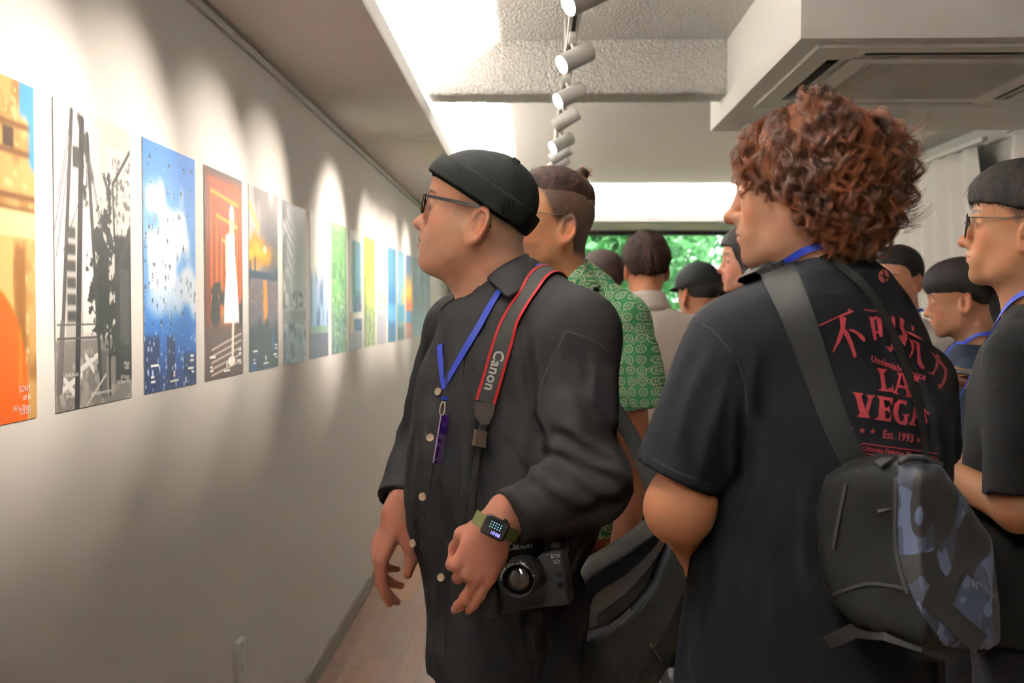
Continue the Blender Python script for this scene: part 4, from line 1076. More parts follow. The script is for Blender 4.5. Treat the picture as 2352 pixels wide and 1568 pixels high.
# overshirt
def zy(py, Y=Y1): return float(at(1200, py, Y)[2])
def key(py, xl, xr, b, cy=0.0):
    a, c = A1(xl, py), A1(xr, py); return (float(a[2]), float((a[0]+c[0])/2), Y1+cy, float((c[0]-a[0])/2), b)
def shirt1(P):
    d = loft(P, [key(670, 1075, 1290, .09, .0), key(715, 1012, 1345, .125, .0), key(770, 1000, 1360, .15), key(850, 966, 1365, .165), key(940, 950, 1370, .175), key(1030, 936, 1380, .18), key(1120, 931, 1395, .185), key(1200, 938, 1385, .185), key(1290, 962, 1330, .18), key(1400, 979, 1305, .175), key(1515, 986, 1300, .172)], 2.3)
    d = d+(shirt_folds(P, .013, (13, 13, 3.6), 2.0)+shirt_folds(P, .008, (27, 27, 8), 4.0))*np.clip((1.60-P[:, 2])*4, 0.2, 1)
    # shoulders
    d = su(d, chain(P, [h1.w(-.085, 0, -.135), LSH], (.070, .088), .03), .05)
    d = su(d, chain(P, [h1.w(-.085, 0, -.140), RSH], (.066, .075), .03), .05)
    la = chain(P, [LSH, LE, A1(1192, 1182, -.325)], (.084, .070, .043), .03)
    t = (P-LE.astype(np.float32)); near = np.exp(-(L(t)/.14)**2)
    la = la+(shirt_folds(P, .011, (9, 9, 15), 5)+shirt_folds(P, .008, (18, 18, 26), 6))*(.45+near)
    d = su(d, la, .022)
    ra = chain(P, [RSH, RE, A1(924, 1148, .17)], (.078, .070, .052), .03)+shirt_folds(P, .006, (9, 9, 16), 8)
    d = su(d, ra, .02)
    # rolled cuff
    cu = cap(P, A1(1232, 1172, -.30), A1(1172, 1188, -.33), .049, .048)+shirt_folds(P, .003, (14, 14, 14), 3)
    ax = unit(LW-LE).astype(np.float32); cut = (P-A1(1172, 1190, -.33).astype(np.float32))@ax
    cu = np.maximum(cu, cut)
    d = np.maximum(d, np.where(L(P-LW.astype(np.float32)) < .2, cut, -1)) if True else d
    d = su(d, cu, .004)
    d = su(d, cap(P, A1(1262, 1205, -.29), A1(1330, 1230, -.25), .016, .005), .02)
    # openings: hem, wrists, neck
    d = np.maximum(d, zy(1518)+.012*np.sin((P[:, 0]+.05)*9)+.006*vnoise(P*12)-P[:, 2])
    d = ss(d, cap(P, LE+ (LW-LE)*.7, LW+(LW-LE)*.4, .036, .036), .004)
    rc = (P-A1(922, 1156, .17).astype(np.float32))@unit(RW-RE).astype(np.float32)
    d = np.maximum(d, np.where(L(P-RW.astype(np.float32)) < .12, rc, -1))
    d = ss(d, cap(P, RE+(RW-RE)*.75, RW+(RW-RE)*.4, .036, .036), .004)
    d = ss(d, cap(P, h1.w(-.035, 0, -.05), h1.w(-.062, 0, -.155), .072, .070), .012)
    d = ss(d, cap(P, h1.w(.06, 0, -.12), h1.w(-.01, 0, -.185), .03, .018), .012)
    return d
CR1 = [(1270, 985, 1405, 1050, 1.2), (1285, 1030, 1425, 1105, 1.3), (1290, 1075, 1420, 1160, 1.2), (1235, 1100, 1370, 1200, 1), (1330, 880, 1400, 990, .8), (1255, 1020, 1330, 1085, 1), (1215, 720, 1238, 930, 1), (1285, 790, 1262, 970, .9), (1345, 800, 1365, 930, .7),
       (1185, 760, 1192, 1010, 1), (1150, 1000, 1240, 1110, 1), (1075, 1110, 1140, 1310, .9), (1200, 1390, 1245, 1520, .9), (1085, 1370, 1105, 1510, .8), (1150, 1420, 1170, 1520, .7), (965, 860, 950, 1060, .8), (1010, 960, 1000, 1110, .7), (1060, 900, 1070, 1060, .7), (1130, 690, 1100, 860, .6), (1240, 1290, 1280, 1440, .8)]
_sh1 = shirt1
def shirt1(P): return _sh1(P)+creases(P, CR1, 2.08)
sh1 = solid('overshirt', shirt1, (-.42, 1.58, .74), (.27, 2.55, 1.62), .005, C_OVER, man1)
B1 = bvh_of(sh1)
def shell(name, rows, m, parent, th=.004, sub=2):
    """quad grid from rows of points, thickened and smoothed"""
    n = len(rows[0]); v = [p for r in rows for p in r]
    f = [(i*n+j, i*n+j+1, (i+1)*n+j+1, (i+1)*n+j) for i in range(len(rows)-1) for j in range(n-1)]
    o = link(name, mesh_np(name, v, f), m, parent)
    if sub: s = o.modifiers.new('s', 'SUBSURF'); s.levels = sub; s.render_levels = sub
    s = o.modifiers.new('t', 'SOLIDIFY'); s.thickness = th; s.offset = 0
    return o
cp = [((1116, 642, 2.03), (1163, 685, 1.955)), ((1134, 625, 2.018), (1176, 678, 1.957)), ((1155, 610, 2.015), (1190, 671, 1.965)), ((1185, 594, 2.03), (1222, 658, 1.99)), ((1213, 582, 2.08), (1245, 646, 2.05)),
      ((1208, 584, 2.16), (1243, 645, 2.17)), ((1165, 603, 2.2), (1185, 662, 2.25)), ((1105, 640, 2.2), (1105, 695, 2.26)), ((1060, 676, 2.185), (1035, 735, 2.20)), ((1044, 686, 2.15), (1004, 722, 2.12))]
rows = []
for t in (0, .3, .65, 1):
    rows.append([A1(*(a[:2]), 0)*0+at(a[0]+(b[0]-a[0])*t, a[1]+(b[1]-a[1])*t - 6*math.sin(PI*t), a[2]+(b[2]-a[2])*t-.008*math.sin(PI*t)) for a, b in cp])
shell('collar', rows, C_OVER, man1, .005)
M_COVER2 = cloth_mat('overshirt_seam', srgb(46, 45, 46), .8, (700, .3, .0004), .1)
def band_on(name, b, pix, w, m, parent, off=-.001, th=.0025, sub=6, it=2):
    p, n = strip_on(b, pix, off, sub)
    if len(p) < 3: return None
    mb = MB(); mb.ribbon(smooth_pts(p, it), n, w, th); return mb.build(name, m, parent, True, 40)
band_on('placket', B1, [(1012, 800), (1000, 880), (994, 960), (985, 1060), (976, 1140), (962, 1200), (953, 1245)], .024, C_OVER, man1)
band_on('placket', B1, [(1052, 800), (1042, 900), (1040, 1000), (1036, 1100), (1030, 1200), (1022, 1300), (1012, 1400), (1006, 1505)], .034, C_OVER, man1)
band_on('seam', B1, [(1300, 760), (1270, 820), (1245, 880), (1235, 940)], .004, M_COVER2, man1, 0, .001)
band_on('seam', B1, [(1300, 760), (1340, 772), (1375, 790), (1400, 812)], .004, M_COVER2, man1, 0, .001)
M_BUT = mat('button_cream', srgb(214, 196, 170), .4)
for (x, y) in ((990, 1007), (974, 1140), (952, 1246), (1016, 1325), (1010, 900)):
    p, n = hit(B1, x, y, .002)
    if p is None: continue
    n = (n+V(-raydir(x, y)).normalized()*.6).normalized()
    mb = MB(); mb.lathe(p, n, [(.0001, .0034), (.0052, .0034), (.0066, .0046), (.0074, .0036), (.0074, 0)], 20); bo = mb.build('button', M_BUT, man1, True, 50)
legs(man1, -.05, 2.13, .95, (-.9, -.43), spread=.12, r=.10)
# cap
def cap1(P):
    q = h1.to(P); up = np.array([.56, 0, .83], np.float32); base = A1(1095, 466).astype(np.float32)
    s = (P-base)@up
    d0 = ell(q, (-.010, 0, .034), (.104, .0835, .088)); d0 = su(d0, ell(q, (.026, 0, .044), (.066, .066, .062)), .03)
    seam = np.abs(np.sin(np.arctan2(q[:, 1], q[:, 0]+.01)*3)); d0 = d0+.0012*np.exp(-(seam/.05)**2)+.002*vnoise(q*25)
    dome = np.maximum(d0, -s-.004)
    cuff = np.maximum(np.maximum(d0-.0105-.0015*vnoise(q*30), -s), s-.041)
    inner = ell(q, (-.008, 0, .032), (.098, .0775, .085))
    d = su(dome, cuff, .0012)
    return ss(d, np.where(s < .03, inner-.001, 1), .002)
cap_o = solid('cap', cap1, h1.c-.16, h1.c+.16, .0022, cloth_mat('cap_black', srgb(17, 19, 18), .85, (800, .3, .0004), .12), man1)
tp, tn = hit(bvh_of(cap_o), 1184, 372)
MB().box(A3(-.006, -.008, -.004), A3(.006, .008, .006), .002).build('cap_tab', MATS['cap_black'], cap_o)
ct = bpy.data.objects['cap_tab']
ct.data.transform(Matrix.Translation(tp) @ Vector((.55, 0, .8)).to_track_quat('Z', 'Y').to_matrix().to_4x4())
glasses(h1, 'black-rimmed glasses on the man in the cuffed cap', rim=(.026, .0185), rimr=.0016, ex=3.2, temple=(.0018, .0058), z0=.0, xf=.101, ear=(-.018, .0785, .004))
# lanyard with badge
lan = empty('lanyard', A1(1022, 895, -.15), 'blue neck lanyard with a purple badge on the black overshirt', 'lanyard')
for pix, off in (([(1150, 668), (1128, 705), (1100, 752), (1075, 795), (1052, 836), (1034, 870), (1024, 892)], .004), ([(1013, 792), (1014, 820), (1017, 850), (1020, 875), (1023, 892)], .003)):
    p, n = strip_on(B1, pix, off, 4)
    mb = MB(); mb.ribbon(smooth_pts(p, 3), n, .0125, .0012); mb.build('ribbon', M_LANY, lan, True, 40)
p0, n0 = hit(B1, 1023, 894, .005)
# band round the back of the neck
bp_, bn_ = densen([at(1232, 622, 2.03), at(1243, 640, 2.06), at(1240, 640, 2.15), at(1190, 655, 2.24), at(1115, 686, 2.25)], [(.3, -.9, .4), (.7, -.4, .6), (.6, .3, .7), (.2, .6, .7), (0, .7, .7)])
bp_, bn_ = drape(bp_, bn_, [B1], .003)
MB().ribbon(bp_, bn_, .0125, .0012).build('ribbon', M_LANY, lan, True, 40)
M_CHR = mat('chrome', (.75, .72, .68), .2, 1.0); M_BLKP = mat('black_plastic', (.012, .012, .013), .4)
def local_at(px, py, dep): return at(px, py, dep)
dl = min(hit(B1, x, y, 0)[0].y for x, y in ((1022, 900), (1016, 955), (1026, 955), (1010, 1060), (1000, 1060), (1015, 1010)))-.016
mb = MB(); mb.box(A3(*at(1018, 896, dl)), A3(*(at(1031, 908, dl)+np.array([0, -.006, 0])))); mb.build('clip', M_BLKP, lan)
mb = MB(); mb.box(A3(*at(1015, 909, dl)), A3(*(at(1029, 917, dl)+np.array([0, -.008, 0])))); mb.build('ferrule', M_LANY, lan)
mb = MB(); mb.tube([at(1020, 917, dl-.004), at(1013, 930, dl-.004), at(1011, 945, dl-.004), at(1013, 954, dl-.005), at(1018, 957, dl-.005), at(1022, 945, dl-.005), at(1023, 932, dl-.004), at(1021, 918, dl-.004)], .0022, 8); mb.build('hook', M_CHR, lan, True)
bq = [at(1013, 953, dl-.014), at(1031, 951, dl+.012), at(1013, 1067, dl+.014), at(995, 1062, dl-.012)]
mb = MB(); nrm = np.cross(bq[1]-bq[0], bq[3]-bq[0]); nrm = unit(nrm)*.0012
if nrm[1] > 0: nrm = -nrm
lo_, hi_ = [b-nrm for b in bq], [b+nrm for b in bq]
def mat_badge():
    m, nt, b = new_mat('badge_purple'); a = nt.nodes.new('ShaderNodeAttribute'); a.attribute_name = 'Col'
    nt.links.new(a.outputs['Color'], b.inputs['Base Color']); b.inputs['Roughness'].default_value = .25; return m
g = 24; uu, vv = np.meshgrid(np.linspace(0, 1, g), np.linspace(0, 1, g*3))
bc = flat(uu, (92, 58, 190)); bc = lay(bc, sm(.4, .44, vv), (160, 130, 205)); bc = lay(bc, (1-sm(.25, .5, uu+.3*(vv-.5)))*sm(.4, .44, vv), (88, 50, 176)); bc = lay(bc, 1-sm(.6, 1, np.hypot((uu-.5)/.3, (vv-.2)/.07)), (130, 105, 215)); bc = lay(bc, box2(uu, vv, .12, .40, .5, .5)*sm(-.1, .1, np.sin(vv*110)), (235, 230, 245)); bc = lay(bc, box2(uu, vv, .1, .58, .5, .64)*sm(-.1, .1, np.sin(vv*130)), (215, 205, 238)); bc = lay(bc, box2(uu, vv, .05, .91, .3, .94), (235, 230, 245))
P4_ = lambda u, v: (hi_[0]*(1-u)+hi_[1]*u)*(1-v)+(hi_[3]*(1-u)+hi_[2]*u)*v
vv3 = np.array([P4_(a, b) for a, b in zip(uu.ravel(), vv.ravel())]); k = np.arange((g*3-1)*(g-1)); r0, c0 = k//(g-1), k % (g-1); a0 = r0*g+c0
me = mesh_np('badge_print', vv3+nrm*.3, np.stack([a0, a0+g, a0+g+1, a0+1], 1), False); setcol(me, lin(bc).reshape(-1, 3))
mb = MB(); vs = [mb.bm.verts.new(V(q)) for q in lo_+hi_]
for f in ((0, 1, 2, 3), (4, 5, 6, 7), (0, 1, 5, 4), (1, 2, 6, 5), (2, 3, 7, 6), (3, 0, 4, 7)): mb.bm.faces.new([vs[i] for i in f])
bd = mb.build('badge', mat('badge_edge', srgb(180, 160, 214), .4), lan); link('badge_print', me, mat_badge(), bd)
# ------------------------------------------------------------------ camera with strap, watch
def fr3(o, r, u, n):
    M = np.stack([r, u, n], 1)
    return lambda a, b, c: np.asarray(o)+M@np.array([a, b, c], float)
def place(ob, o, r, u, n):
    M = Matrix(((r[0], u[0], n[0], o[0]), (r[1], u[1], n[1], o[1]), (r[2], u[2], n[2], o[2]), (0, 0, 0, 1))); ob.data.transform(M); return ob
M_CBODY = mat('camera_black', (.007, .007, .008), .5, spec=.3, nb=(900, .3, .0004)); M_CGLOSS = mat('camera_gloss', (.008, .008, .009), .18); M_WHITE = mat('print_white', (.8, .8, .78), .5)
mt, lf = at(1209, 1313, 1.800), at(1191, 1331, 1.722)
cn = unit(lf-mt); cu_ = unit(np.array([-.17, 0, 1.0])-cn*(np.array([-.17, 0, 1.0])@cn)); cr = np.cross(cu_, cn)
camt = empty('dslr_camera', mt-cu_*.06, 'black camera with a strap held low by the man in the cuffed cap', 'camera')
def cpart(name, mb, m, parent=camt, smooth=True): 
    o = mb.build(name, m, None, smooth, 35); place(o, mt, cr, cu_, cn); o.parent = parent; o.matrix_parent_inverse = world_of(parent).inverted(); return o
cpart('camera_body', MB().box(A3(-.066, -.064, -.060), A3(.066, .030, -.002), .010, seg=4), M_CBODY)
cpart('grip', MB().box(A3(-.082, -.066, -.050), A3(-.050, .022, .018), .012, seg=4), M_CBODY)
cpart('prism', MB().box(A3(-.030, .018, -.055), A3(.030, .062, .006), .014, seg=4), M_CBODY)
cpart('hot_shoe', MB().box(A3(-.010, .060, -.045), A3(.010, .065, -.022), .001), M_CHR)
cpart('mode_dial', MB().cyl((.048, .026, -.028), (.048, .040, -.028), .012, n=28), M_CBODY)
cpart('release_button', MB().cyl((-.062, .018, -.006), (-.062, .027, -.002), .006, n=16), M_CGLOSS)
for y in (-.01, -.028): cpart('front_button', MB().cyl((.054, y, -.004), (.054, y, .003), .0048, n=16), M_CGLOSS)
lens = cpart('lens_barrel', MB().lathe((0, 0, 0), (0, 0, 1), [(0.0290, -.004), (0.0299, .004), (0.0299, .022), (0.0312, .024), (0.0312, .050), (0.0299, .052), (0.0299, .074), (0.0295, .086), (0.0273, .0875), (0.0260, .085), (0.0238, .078)], 48), M_CBODY)
cpart('lens_ring', MB().lathe((0, 0, 0), (0, 0, 1), [(0.0295, .0862), (0.0292, .0882), (0.0280, .0886), (0.0275, .0878)], 48), M_CGLOSS, lens)
cpart('lens_ring', MB().lathe((0, 0, 0), (0, 0, 1), [(0.0314, .0225), (0.0319, .0235), (0.0314, .0245)], 48), mat('lens_silver', (.4, .4, .42), .3, 1), lens)
cpart('front_glass', MB().lathe((0, 0, 0), (0, 0, 1), [(0.0001, .080), (0.0088, .0795), (0.0176, .077), (0.0238, .072)], 40), mat('lens_glass', (.020, .018, .014), .04, spec=1.0, coat=1), lens)
def ctext(s, size, o, bold=.0, m=M_WHITE):
    t, f = text_geo(s, size, 'CENTER', 1.0, bold)
    P = np.stack([t[:, 0]+o[0], t[:, 1]+o[1], np.full(len(t), o[2])], 1)
    ob = link('lettering', mesh_np('lettering', P, f, False), m); place(ob, mt, cr, cu_, cn); ob.parent = camt; ob.matrix_parent_inverse = world_of(camt).inverted()
ctext('Canon', .0165, (-.004, .0395, .0068), .0006); ctext('EOS', .009, (.052, .016, -.0012), .0002); ctext('5D', .009, (.052, .007, -.0012), .0002)
t, f = text_geo('CANON LENS EF 50mm 1:1.8', .0055, 'CENTER', 1.15)
ang = -t[:, 0]/.0270+PI/2; rr = .0250+t[:, 1]*.9
ob = link('lettering', mesh_np('lettering', np.stack([rr*np.cos(ang), rr*np.sin(ang), np.full(len(t), .0888)], 1), f, False), M_WHITE); place(ob, mt, cr, cu_, cn); ob.parent = lens; ob.matrix_parent_inverse = world_of(lens).inverted()
# strap
M_STRAP = mat('strap_black', (.014, .014, .014), .7, nb=(500, .3, .0006)); M_RED = mat('strap_red', srgb(196, 24, 28), .55, nb=(600, .3, .0006)); M_LEA = mat('strap_leather', srgb(58, 50, 46), .55, nb=(220, .2, .001))
p, n = strip_on(B1, [(1222, 666), (1205, 690), (1186, 718), (1170, 748), (1155, 788), (1141, 832), (1130, 870), (1120, 900), (1113, 924)], .004, 5)
p = smooth_pts(p, 6); n = [(q+V((0, -.5, .0))).normalized() for q in n]
over = [(at(1330, 830, 2.33), (.5, .8, .2)), (at(1345, 740, 2.30), (.5, .7, .5)), (at(1338, 690, 2.24), (.5, .5, .7)), (at(1312, 656, 2.17), (.4, .2, .85)), (at(1280, 643, 2.09), (.3, -.2, .9)), (at(1250, 648, 2.02), (.1, -.55, .8))]
path = [V(a) for a, b in over]+list(p); nrm_ = [V(b).normalized() for a, b in over]+list(n)
path, nrm_ = densen(path, nrm_); path, nrm_ = drape(path, nrm_, [B1], .004, 4)
st = MB().ribbon(path, nrm_, .036, .0022).build('strap', M_STRAP, camt, True, 40)
for s in (-1, 1):
    pp = []
    for i, q in enumerate(path):
        tt = (path[min(i+1, len(path)-1)]-path[max(i-1, 0)]).normalized(); sd = tt.cross(nrm_[i]).normalized(); pp.append(q+sd*(s*.0158)+nrm_[i]*.0016)
    MB().ribbon(pp, nrm_, .0052, .0016).build('strap_edge', M_RED, st, True, 40)
# lettering along the strap
t, f = text_geo('Canon', .0265, 'LEFT', 1.05, .0007)
cum = [0.0]
for a, b in zip(path, path[1:]): cum.append(cum[-1]+(b-a).length)
ipos = min(range(len(path)), key=lambda i: (path[i]-V(hit(B1, 1143, 800, .004)[0])).length); s0 = cum[ipos]
vv = []
for (x, y) in t:
    s = s0+x*1.0; i = max(0, min(len(path)-2, np.searchsorted(cum, s)-1)); w = (s-cum[i])/max(1e-6, cum[i+1]-cum[i])
    q = path[i].lerp(path[i+1], w); nn = nrm_[i].lerp(nrm_[i+1], w).normalized(); tt = (path[min(i+3, len(path)-1)]-path[max(i-2, 0)]).normalized(); sd = tt.cross(nn).normalized()
    if sd.x < 0: sd = -sd
    vv.append(q+sd*(y-.0085)+nn*.0030)
link('lettering', mesh_np('lettering', vv, f, False), M_WHITE, st)
def patch_on(name, pix, m, parent, off, th):
    """flat piece with a pixel outline lying on the shirt"""
    ps = [hit(B1, *q, off)[0] for q in pix]; c = sum(ps, Vector())/len(ps)
    nn = Vector()
    for a, b in zip(ps, ps[1:]+ps[:1]): nn += (a-c).cross(b-c)
    nn.normalize()
    if nn.y > 0: nn = -nn
    d = V(raydir(*pix[0])).normalized(); ps2 = []
    for q in pix:
        rd = V(raydir(*q)); tt = (c-V(CAM_P)).dot(nn)/rd.dot(nn); ps2.append(V(CAM_P)+rd*tt)
    mb = MB(); top = [mb.bm.verts.new(q+nn*(th+off)) for q in ps2]; bot = [mb.bm.verts.new(q+nn*off*.2) for q in ps2]; k = len(ps2)
    mb.bm.faces.new(top); mb.bm.faces.new(bot[::-1])
    for i in range(k): mb.bm.faces.new((top[i], top[(i+1) % k], bot[(i+1) % k], bot[i]))
    return mb.build(name, m, parent)
patch_on('leather_tab', [(1088, 922), (1135, 928), (1132, 950), (1121, 975), (1103, 976), (1090, 955)], M_LEA, camt, .004, .004)
patch_on('webbing', [(1101, 974), (1118, 976), (1112, 990), (1096, 988)], M_STRAP, camt, .004, .002)
patch_on('keeper', [(1088, 985), (1113, 990), (1108, 1027), (1083, 1022)], mat('keeper_brown', srgb(92, 76, 66), .5), camt, .006, .006)
p, n = strip_on(B1, [(1097, 1026), (1091, 1070), (1086, 1120), (1080, 1180), (1076, 1225)], .003, 4)
p = smooth_pts(p, 4); lug = V(mt+cr*-.07+cu_*.03-cn*.03)
p += [p[-1].lerp(lug, .5), lug]; n += [n[-1], n[-1]]
MB().ribbon(p, n, .010, .0015).build('webbing', M_STRAP, camt, True, 40)
wp_, wn_ = densen([V(mt+cr*.072+cu_*.026-cn*.03), V(at(1300, 1240, 1.90)), V(at(1330, 1150, 2.2)), V(at(1330, 1000, 2.32)), path[0]], [(.7, -.6, .1), (.8, -.4, .1), (.8, .4, .2), (.6, .8, 0), (.5, .8, .2)])
wp_, wn_ = drape(wp_, wn_, [B1], .003, 4)
MB().ribbon(wp_, wn_, .010, .0015).build('webbing', M_STRAP, camt, True, 40)
# watch
wx, wy_, wz = ML[:, 0].astype(float), ML[:, 1].astype(float), ML[:, 2].astype(float)
wc = LW+wx*.000
wt = empty('wrist_watch', wc, 'black square smartwatch with an olive band on the wrist', 'watch')
tiltn = unit(wz*1.0+wy_*.15); ty = unit(np.cross(tiltn, wx)); 
if ty@wy_ < 0: ty = -ty
pts = [wc+wy_*(.0325*math.cos(a))+wz*(.0300*math.sin(a)) for a in np.linspace(0, 2*PI, 41)[:-1]]
BS1 = bvh_of(b1); fit = []
for q in pts:
    o_ = wc+unit(q-wc)*.07; h_ = BS1.ray_cast(V(o_), V(wc-o_).normalized(), .07); fit.append(np.array(h_[0]) if h_[0] is not None else q)
rad_ = [np.linalg.norm(q-wc) for q in fit]; m_ = len(rad_); rad_ = [max(rad_[i], (rad_[i-1]+rad_[i]+rad_[(i+1) % m_])/3)+.0006 for i in range(m_)]
pts = [wc+unit(q-wc)*r_ for q, r_ in zip(pts, rad_)]
mb = MB(); rows = []
for q in pts:
    nn = unit(q-wc); rows.append([mb.bm.verts.new(V(q+wx*a*.011+nn*b)) for a, b in ((-1, 0), (-1, .002), (1, .002), (1, 0))])
for A_, B_ in zip(rows, rows[1:]+rows[:1]):
    for k in range(4): mb.bm.faces.new((A_[k], A_[(k+1) % 4], B_[(k+1) % 4], B_[k]))
mb.build('band', mat('band_olive', srgb(112, 118, 70), .7, nb=(500, .4, .001)), wt, True, 40)
wh_ = BS1.ray_cast(V(wc+tiltn*.07), V(-tiltn), .07); wcc = wc+tiltn*((.07-wh_[3] if wh_[0] is not None else .029)+.0055)
def wpart(name, mb, m, parent=wt):
    o = mb.build(name, m, None, True, 40); place(o, wcc, wx, ty, tiltn); o.parent = parent; o.matrix_parent_inverse = world_of(parent).inverted(); return o
case = wpart('case', MB().box(A3(-.0165, -.0205, -.0055), A3(.0165, .0205, .0050), .0052, seg=5), mat('watch_black', (.01, .01, .011), .25))
wpart('crown', MB().cyl((-.0160, -.0100, 0), (-.0195, -.0100, 0), .0035, n=16), M_CGLOSS, case)
wpart('screen', MB().box(A3(-.0142, -.0182, .0046), A3(.0142, .0182, .0054), .0003, seg=1), mat('watch_screen', (.012, .012, .014), .1), case)
M_GLOWT = mat('watch_teal', (.1, .3, .3), .5, emit=(.25, .55, .6, .35)); M_GLOWB = mat('watch_blue', (.1, .1, .4), .5, emit=(.25, .22, .95, .8))
mb = MB()
for i in range(5):
    for j in range(3): mb.box(A3(-.008+j*.004, -.009+i*.0042, .0054), A3(-.0064+j*.004, -.0070+i*.0042, .0057))
wpart('calendar_digits', mb, M_GLOWT, case)
t, f = text_geo('10:08', .0075, 'CENTER', 1, .0002)
ob = link('time_digits', mesh_np('time_digits', np.stack([t[:, 1]+.0062, -t[:, 0]-.004, np.full(len(t), .0057)], 1), f, False), M_GLOWB); place(ob, wcc, wx, ty, tiltn); ob.parent = case; ob.matrix_parent_inverse = world_of(case).inverted()
# ------------------------------------------------------------------ man in the green patterned shirt
Y2 = 2.62
def A2(px, py, dy=0.0): return at(px, py, Y2+dy)
h2 = Head(A2(1266, 512), -22, 8, 0, 1.0, chub=.45, neck=.060, neck_to=(-.05, 0, -.17))
man2 = person('man with round glasses and a green and white floral shirt behind the capped man', (.03, 2.62, 0))
S2, E2_, W2 = A2(1418, 745, -.02), A2(1462, 1075, -.06), A2(1428, 1270, -.12)
S2r, E2r, W2r = A2(1225, 745, .22), A2(1205, 1080, .26), A2(1190, 1260, .16)
def body2(P):
    d = chain(P, [h2.w(-.05, 0, -.17), A2(1340, 860), A2(1340, 1250)], (.06, .08, .08), .03)
    d = joined(P, d, h2.c, .36, h2.sdf, .03)
    d = su(d, chain(P, [A2(1340, 790), S2, E2_, W2], (.06, .050, .040, .028), .02), .03)
    d = su(d, chain(P, [A2(1340, 790), S2r, E2r, W2r], (.06, .046, .040, .028), .02), .03)
    d = joined(P, d, W2, .33, lambda Q: hand_sdf(Q, W2, frame_rl((-.2, -.2, -.95), (.7, -.6, 0), True)), .012)
    d = joined(P, d, W2r, .33, lambda Q: hand_sdf(Q, W2r, frame_rl((-.2, -.2, -.95), (-.9, .2, 0), False)), .012)
    return d
def col2(P):
    def fade(q):
        f = sm(.055, .030, q[:, 0]+.25*np.abs(q[:, 2]-.03))*sm(-.080, -.02, q[:, 2]+.8*np.maximum(q[:, 0]+.0, -.05)*-.0)
        side = sm(-.012, .014, q[:, 2]-np.interp(q[:, 0], [-.12, -.04, -.02, .012, .03, .05, .1], [-.085, -.07, .0, -.012, .012, .05, .09]))
        return side*(.92+.1*vnoise(q*300))
    c = h2.colour(P, (204, 146, 108), stub=.35, fade=fade, shadow=(36, 31, 29))
    c[P[:, 2] < 1.30] = lin(np.array((196, 128, 100))/255.); return c
b2 = solid_multi('body', body2, [((-.30, 2.15, .80), (.38, 3.05, float(h2.c[2])-.144), .0048), (h2.c-.15, h2.c+.15, .0028)], M_SKIN, man2, col2)
def side_mask(q): return (q[:, 2] > np.interp(q[:, 0], [-.12, -.04, -.02, .012, .03, .05, .1], [-.085, -.07, .0, -.012, .012, .05, .09])) & (q[:, 0] < .05) & (np.abs(q[:, 1]) < .080) & (q[:, 2] > -.09)
add_strands(b2, h2, 60000, .0055, H_BLACK, None, .00022, seed=8, npt=3, mask=side_mask, name='shaved_hair')
TOPHL = [(-.13, .06), (-.075, .050), (-.02, .052), (.03, .050), (.06, .058), (.09, .070), (.13, .072)]
def bun(q, d):
    d = su(d, ell(q, (-.062, 0, .130), (.017, .016, .016))+.003*vnoise(q*120), .008)
    return d
hr2 = hair_cap(h2, 'hair', H_BROWN, man2, .0035, th=.010, hl=TOPHL, top=.008, side=.002, edge=.1, noise=.003, nsc=60, extra=bun, strands=7000, slen=.018, srad=.0003, smat=H_TAN, flow=lambda q, n: np.tile(np.array([-1, 0, .3], np.float32), (len(q), 1)))
glasses(h2, 'thin round metal glasses on the man in the green shirt', rim=(.023, .0215), rimr=.0009, ex=2.0, temple=(.0012, .0016), m=mat('frame_metal', (.35, .30, .26), .3, .9), xf=.103, z0=-.006)
def mat_floral():
    m, nt, b = new_mat('floral_green')
    tc = nt.nodes.new('ShaderNodeTexCoord'); sp = nt.nodes.new('ShaderNodeSeparateXYZ'); nt.links.new(tc.outputs['Object'], sp.inputs[0])
    x, y, z = (E(nt, sp.outputs[i]) for i in range(3))
    u = x*.92-y*.55+z*.10; v = z
    wob = noise_e(nt, 30, 2).__sub__(.5)*.004
    u = u+wob; v = v-wob
    # ogee lattice
    pu = (u/.0705).frac()-.5; row = ((v/.092)*6.2832).cos(); row2 = ((v/.092)*6.2832*5).cos()
    off = row*.20+.26+row2*.018
    l1 = ((pu.abs()-off).abs()).lt(.013); l2 = ((pu.abs()-off-.06).abs()).lt(.010)
    stem = (pu.abs().lt(.011))._m('MULTIPLY', ((v/.092).frac()-.5).abs().lt(.30))
    # flowers on a staggered grid
    a = .0235
    def flowers(du, dv):
        cu, cv = ((u+du)/a).frac()-.5, ((v+dv)/(a*1.05)).frac()-.5
        r = (cu*cu+cv*cv).sqrt()*a; th = cv.atan2(cu)
        pet = (th*6).cos().abs(); rim_ = r-(pet*.0022+.0066); ring = rim_.abs().lt(.0011); cen = (r-.0026).abs().lt(.0009)
        spoke = ((th*3).sin().abs().lt(.20))*(r.lt(.0076))*(r.gt(.003))
        body = rim_.lt(0.0)
        return ring.max(cen).max(spoke), body
    f1, b1_ = flowers(0.0, 0.0)
    white = f1.max(l1.max(l2)*(b1_*-1.0+1.0)).max(stem*(b1_*-1.0+1.0))
    g = mixc(nt, noise_e(nt, 90, 3), srgb(22, 92, 56), srgb(46, 128, 78))
    c = mixc(nt, white, g, srgb(206, 204, 170)); nt.links.new(c.s, b.inputs['Base Color']); b.inputs['Roughness'].default_value = .85
    bump(nt, b, white+noise_e(nt, 14, 3, .5, 1)*3.0, .35, .003); return m
M_FLOR = mat_floral()
def key2(py, xl, xr, b, cy=.05):
    a, c = A2(xl, py), A2(xr, py); return (float(a[2]), float((a[0]+c[0])/2), Y2+cy, float((c[0]-a[0])/2), b)
